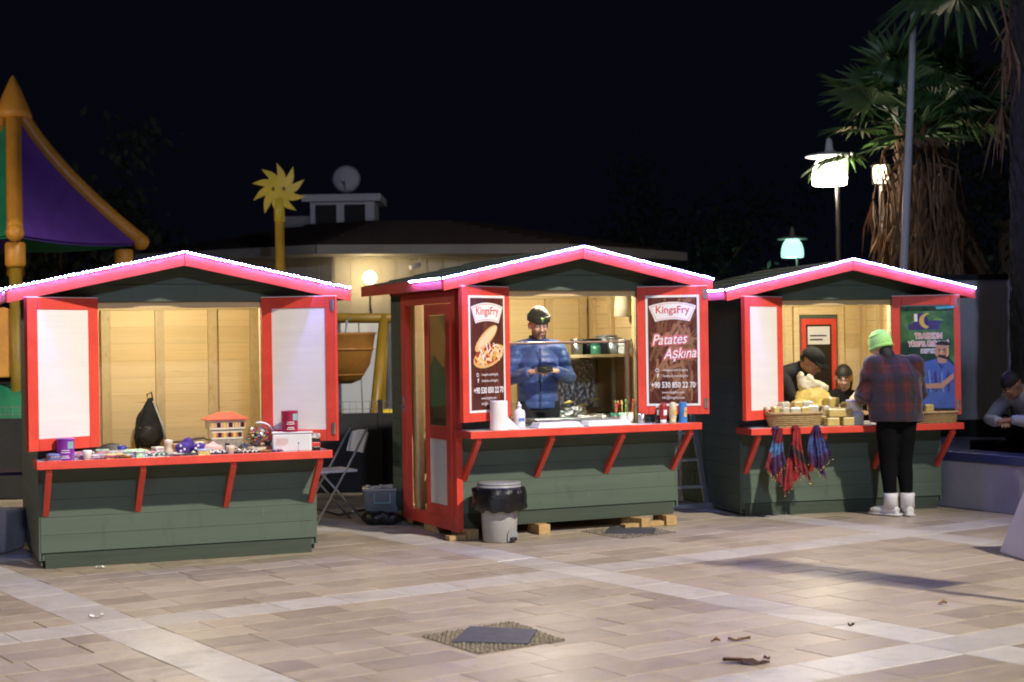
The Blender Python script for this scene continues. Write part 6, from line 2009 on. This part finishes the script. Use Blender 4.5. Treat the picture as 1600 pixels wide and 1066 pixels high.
heap(1336, .20, CZ+.05, [((0,0,.10),(.07,.06,.11)), ((.03,0,.16),(.05,.05,.08))], colour('bag_cream',(.70,.62,.48),.5,.1,10,.4), 'cream_sack', 'cream cloth sack standing beside the seated helper', 'sack', 3.0, .012, .009)
pack(s3, 1452, -.20, CZ+.02, (.085,.05,.15), .1, 'cheese', 'upright yellow pack in the basket before the green poster')
pack(s3, 1474, -.20, CZ+.02, (.15,.10,.055), -.1, 'cheese', 'flat yellow pack in the basket before the green poster')
# scarves with bells hung from the counter edge
def hung(xp, mats, w, L, label, seed):
    p, a = put(s3, xp, -.372, .0)
    t = empty('hanging_scarf', (p.x,p.y,CZ+.0), a, label, 'scarf', 'woven scarves hung under the cheese counter')
    rr = random.Random(seed)
    hem = []
    def surf(layer, s_, q):
        cut = (.34 if layer == 0 else -.30)*(1 if seed != 2.2 else -1)
        Lq = L*(1 - abs(cut)*.5 + cut*s_) * (1 if layer == 0 else .82)
        wid = w*(.34+.80*q**.75)*(1.0 if layer == 0 else .78)
        x = s_*wid + .025*sin(q*3.2+seed+layer*1.7) + (.02 if layer else -.01)
        y = -.010 - .028*(.35+q)*abs(sin(s_*8.5+seed+2.2*layer+q*1.3)) - layer*.022 - .012*mnoise.noise(V((x*11,q*5,seed)))
        return V((x, y, -Lq*q + .012*mnoise.noise(V((s_*6,seed,q*4)))))
    for layer in (0, 1):
        for k, (f0, f1, m) in enumerate(mats if layer == 0 else mats[::-1]):
            if layer == 1:
                tot = [0.0] + [1-b_[0] for b_ in mats[::-1]]
                f0, f1 = tot[k], tot[k+1]
            b = MB(); nx, nz = 18, 10; vs = []
            for i in range(nx+1):
                for j in range(nz+1):
                    q = f0+(f1-f0)*j/nz
                    vs.append(surf(layer, i/nx-.5, min(max(q + .10*(i/nx-.5)*(q*(1-q)*3.5), 0), 1)))
            fs = [(i*(nz+1)+j,(i+1)*(nz+1)+j,(i+1)*(nz+1)+j+1,i*(nz+1)+j+1) for i in range(nx) for j in range(nz)]
            b.add(vs, fs); b.add([v+V((0,.003,0)) for v in vs], [tuple(reversed(f)) for f in fs]); b.build('cloth', m, t, smooth=True)
        for i in range(11): hem.append(surf(layer, i/10-.5, 1.0))
    b = MB()
    for v in hem: b.loft([v, v+V((rr.gauss(0,.006),-.003,-.022))], [.0025,.004], n=5)
    tag(b.build('fringe', mats[-1][2], t), kind='stuff')
    b = MB()
    for v in hem:
        if rr.random() < .75: b.ball(v+V((rr.gauss(0,.004),-.008,-.024-rr.random()*.01)), .0065, 6, 4)
    tag(b.build('bells', colour('brass',(.62,.42,.16),.3,metal=.8), t, smooth=True), kind='stuff')
    b = MB(); b.loft([(0,.0,.012),(0,-.018,-.01)], [(w*.2,.014),(w*.22,.014)], side=(1,0,0), n=8); b.build('knot', mats[0][2], t, smooth=True)
hung(1212, [(0,.34,'scarf_purple'),(.34,.64,colour('scarf_sky',(.06,.13,.30),.9,.5,22,.4)),(.64,1,'scarf_red')], .15, .50, 'purple and sky blue scarf hanging nearest the corner of the cheese counter', 1.0)
hung(1243, [(0,.3,'scarf_red'),(.3,.52,colour('scarf_dark',(.03,.015,.02),.9,.6,22,.4)),(.52,1,colour('scarf_scarlet',(.26,.016,.02),.9,.35,22,.4))], .17, .56, 'scarlet and black scarf hanging between the two purple ones', 2.2)
hung(1276, [(0,.25,'scarf_purple'),(.25,.7,'scarf_blue'),(.7,1,'scarf_purple')], .14, .44, 'purple scarf hanging under the end of the nearer cheese basket', 3.1)

# ---------- on the ground
# pedal bin with bag
q = gp(781, 846)
t = empty('pedal_bin', q, R(8), 'pale grey pedal bin with a black bag turned over its rim', 'bin')
b = MB(); b.lathe([(.128,0),(.135,.006),(.150,.30),(.155,.42)], (0,0,0), 28, sx=1.0, sy=.9); b.build('bucket', 'grey_plastic', t, smooth=True)
b = MB(); b.lathe([(.175,.415),(.182,.425),(.175,.455),(.12,.475),(.0001,.48)], (0,0,0), 28, sx=1.0, sy=.92); b.build('lid', 'lid_grey', t, smooth=True)
b = MB(); b.lathe([(.150,.0),(.175,.0),(.175,.02),(.150,.02)], (0,0,.455), 28, sx=1, sy=.92); b.build('lid_ring', 'lid_grey', t, smooth=True)
b = MB(); n = 44; vs = []; fs = []
for k, (r, z) in enumerate(((.165,.44),(.195,.43),(.205,.38),(.200,.32),(.205,.275),(.192,.25))):
    for i in range(n):
        a = 2*pi*i/n
        rr_ = r + .020*mnoise.noise(V((cos(a)*3.2,sin(a)*3.2,k*.7)))*(k > 0) + .009*sin(a*9+k*.4)*(k > 0)
        zz = z + (.035*mnoise.noise(V((cos(a)*2.3,sin(a)*2.3,4.0))) if k > 2 else 0)
        vs.append((rr_*cos(a)*1.04, rr_*sin(a), zz))
for k in range(5):
    for i in range(n): fs.append((k*n+i, k*n+(i+1)%n, (k+1)*n+(i+1)%n, (k+1)*n+i))
b.add(vs, fs); b.build('bag', 'bin_bag', t, smooth=True)
b = MB(); b.prism([(.0,.015),(.09,.015),(.09,.07),(.075,.10),(.045,.115),(.015,.10),(.0,.07)], -.139, -.124, M4.Rotation(.35,4,'Z')); b.build('pedal_recess', 'lid_grey', t)
b = MB(); b.box((.02,-.165,.02),(.075,-.13,.045), M4.Rotation(.35,4,'Z')); b.build('pedal', 'black_plastic', t, bevel=.005)
# folding chair
q = gp(517, 816)
t = empty('folding_chair', q, R(-62), 'white folding chair standing open in the gap beside the trinket stall', 'chair')
b = MB(); b.box((-.19,-.20,.455),(.19,.19,.478)); b.build('seat', 'white_plastic', t, bevel=.01)
b = MB(); nb = 8; vs = []
for i in range(nb+1):
    for z in (.62,.82):
        x = (i/nb-.5)*.38; y = .235+.03*(1-(2*i/nb-1)**2)+(z-.62)*.25
        vs.append((x,y,z-(.03*(2*i/nb-1)**2 if z > .7 else 0)))
fs = [(2*i,2*i+2,2*i+3,2*i+1) for i in range(nb)]
b.add(vs, fs); b.add([(x,y+.012,z) for x,y,z in vs], [tuple(reversed(f)) for f in fs]); b.build('backrest', 'white_plastic', t, smooth=True)
for s in (-1,1):
    b = MB(); b.loft([(s*.20,-.22,0),(s*.20,.10,.52),(s*.20,.28,.84)], .011, n=8); b.build('leg', 'dull_metal', t, smooth=True)
    b = MB(); b.loft([(s*.175,.26,0),(s*.175,-.16,.47)], .011, n=8); b.build('leg', 'dull_metal', t, smooth=True)
for y, z, x in ((-.17,.08,.20),(.2,.085,.175)):
    b = MB(); b.loft([(-x,y,z),(x,y,z)], .009, n=8); b.build('stretcher', 'dull_metal', t, smooth=True)
# storage box
q = gp(597, 812)
t = empty('storage_box', q, R(6), 'grey translucent storage box with a clip lid on the ground between two stalls', 'box')
b = MB(); b.add([(-.14,-.12,.0),(.14,-.12,0),(.14,.12,0),(-.14,.12,0),(-.165,-.145,.27),(.165,-.145,.27),(.165,.145,.27),(-.165,.145,.27)], [(3,2,1,0),(0,1,5,4),(1,2,6,5),(2,3,7,6),(3,0,4,7),(4,5,6,7)]); b.build('tub', 'box_grey', t, bevel=.01)
b = MB(); b.box((-.175,-.155,.271),(.175,.155,.295)); b.build('lid', colour('lid_clear',(.36,.36,.35),.3), t, bevel=.006)
b = MB(); b.bar((-.07,-.155,.16),(-.07,-.155,.25),.012,.012); b.bar((.07,-.155,.16),(.07,-.155,.25),.012,.012); b.bar((-.07,-.152,.165),(.07,-.152,.165),.010,.012); b.build('handle', colour('clip_teal',(.22,.42,.42)), t)
b = MB()
for i in range(26): b.ball((rg.uniform(-.13,.13), rg.uniform(-.11,.11), .30), (.022,.018,.010), 6, 4)
tag(b.build('contents', 'cl_cream', t, smooth=True), kind='stuff')
q2 = gp(612, 818)
heap2 = MB()
for c, r in (((-.05,.05,.06),(.16,.10,.07)), ((.06,.04,.05),(.10,.09,.06))): heap2.ball(c, r, 12, 8)
me = fuse(heap2, 'bin_liner', .012, 2, disp=lambda c, n: .02*mnoise.noise(c*12)); tag(link('bin_liner', me, 'bin_bag', None, q2+V((-.05,-.12,.0))), 'crumpled black plastic sack at the foot of the storage box', 'sack')
# step ladder between the stalls
q = gp(1075, 795)
t = empty('step_ladder', q, R(20), 'aluminium step ladder leaning in the gap behind the poster stall', 'ladder')
for s in (-1,1):
    b = MB(); b.bar((s*.20,-.0,0),(s*.13,.30,1.35),.05,.025); b.build('rail', 'aluminium', t)
    b = MB(); b.bar((s*.19,.62,0),(s*.13,.33,1.35),.03,.02); b.build('rear_leg', 'aluminium', t)
for k in range(5):
    f = (k+.8)/5.4
    w = .20-.07*f
    b = MB(); b.box((-w+.012,-.03+.30*f,1.35*f-.012),(w-.012,.05+.30*f,1.35*f+.012)); b.build('step', 'aluminium', t)
b = MB(); b.box((-.26,-.06,0),(.26,.02,.05)); b.build('foot_bar', 'aluminium', t, bevel=.006)
# bench and litter bin left of the trinket stall
t = empty('blue_bench', (-5.15,14.6,0), R(8), 'dark bench with a blue plank seat beside the trinket stall', 'bench')
for k in range(4):
    b = MB(); b.box((-.9,-.22+k*.11,.43),(.9,-.12+k*.11,.46)); b.build('plank', 'bench_blue', t, bevel=.004)
for x in (-.7,.7):
    b = MB(); b.box((x-.03,-.2,0),(x+.03,.2,.429)); b.build('leg', 'dark_wall', t)
q = gp(2, 864)
t = empty('stone_bin', q+V((-.04,.12,0)), R(-12), 'grey stone litter bin cut by the edge of the view beside the trinket stall', 'bin')
b = MB(); b.add([(-.2,-.16,0),(.12,-.16,0),(.12,.16,0),(-.2,.16,0),(-.22,-.18,.33),(.15,-.18,.33),(.15,.18,.33),(-.22,.18,.33)], [(3,2,1,0),(4,5,6,7),(0,1,5,4),(1,2,6,5),(2,3,7,6),(3,0,4,7)]); b.build('body', 'concrete', t, bevel=.02)
b = MB(); b.lathe([(.05,-.19),(.05,-.168)], (0,0,0), 16, mat=M4.Translation((.02,0,.23)) @ M4.Rotation(pi/2,4,'X') @ M4.Diagonal((1,1,-1,1))); b.build('hole', 'black_plastic', t)
# cable on the paving behind the chair
b = MB(); b.loft([gp(430,795)+V((0,.3,.008)), gp(500,798)+V((0,0,.008)), gp(530,806)+V((0,0,.008)), gp(575,800)+V((0,.2,.008)), gp(640,800)+V((0,.5,.008))], .009, n=6); tag(b.build('cable', 'black_plastic', None, smooth=True), 'black cable lying on the paving behind the folding chair', 'cable')
# dry leaves and scraps
def leafling(xp, yp, L, w, mat, label, seed, cat='leaf', group='dry leaves fallen on the paving'):
    rr = random.Random(seed); q = gp(xp, yp); b = MB(); n = 8; vs = []
    for i in range(n+1):
        t_ = i/n
        hw = w*sin(pi*min(max(t_,.03),.97))**.8*rr.uniform(.7,1.1)
        z = .006+.014*sin(t_*3+seed)**2
        vs += [((t_-.5)*L, -hw, z+rr.random()*.010), ((t_-.5)*L, 0, z*.5+.001), ((t_-.5)*L, hw, z+rr.random()*.014)]
    b.add(vs, [f for i in range(n) for f in ((3*i,3*i+3,3*i+4,3*i+1),(3*i+1,3*i+4,3*i+5,3*i+2))])
    tag(b.build('dry_leaf' if cat == 'leaf' else 'paper_scrap', mat, None, q, (0,0,rr.uniform(-.4,.4)), True), label, cat, group)
leafling(1166, 1037, .23, .045, 'litter_brown', 'largest dark curled dry leaf on the open paving', 1)
leafling(1155, 1002, .12, .018, 'dead_frond', 'thin pale brown leaf scrap behind the largest dry leaf', 2)
leafling(1118, 1004, .05, .012, 'dead_frond', 'small pale leaf scrap beside the thin pale brown one', 3)
leafling(1198, 1032, .035, .015, 'litter_brown', 'tiny dark leaf next to the largest dry leaf', 4)
leafling(1330, 980, .04, .014, 'litter_brown', 'tiny dark leaf lying on the pale stone band', 5)
leafling(1473, 945, .05, .014, 'dead_frond', 'small brown leaf near the slanted white block', 6)
leafling(158, 889, .07, .018, 'paper', 'white paper scrap against the plinth of the trinket stall', 7, 'paper', 'paper scraps on the paving')
leafling(150, 966, .09, .016, 'paper', 'white paper scrap where two pale bands meet', 8, 'paper', 'paper scraps on the paving')
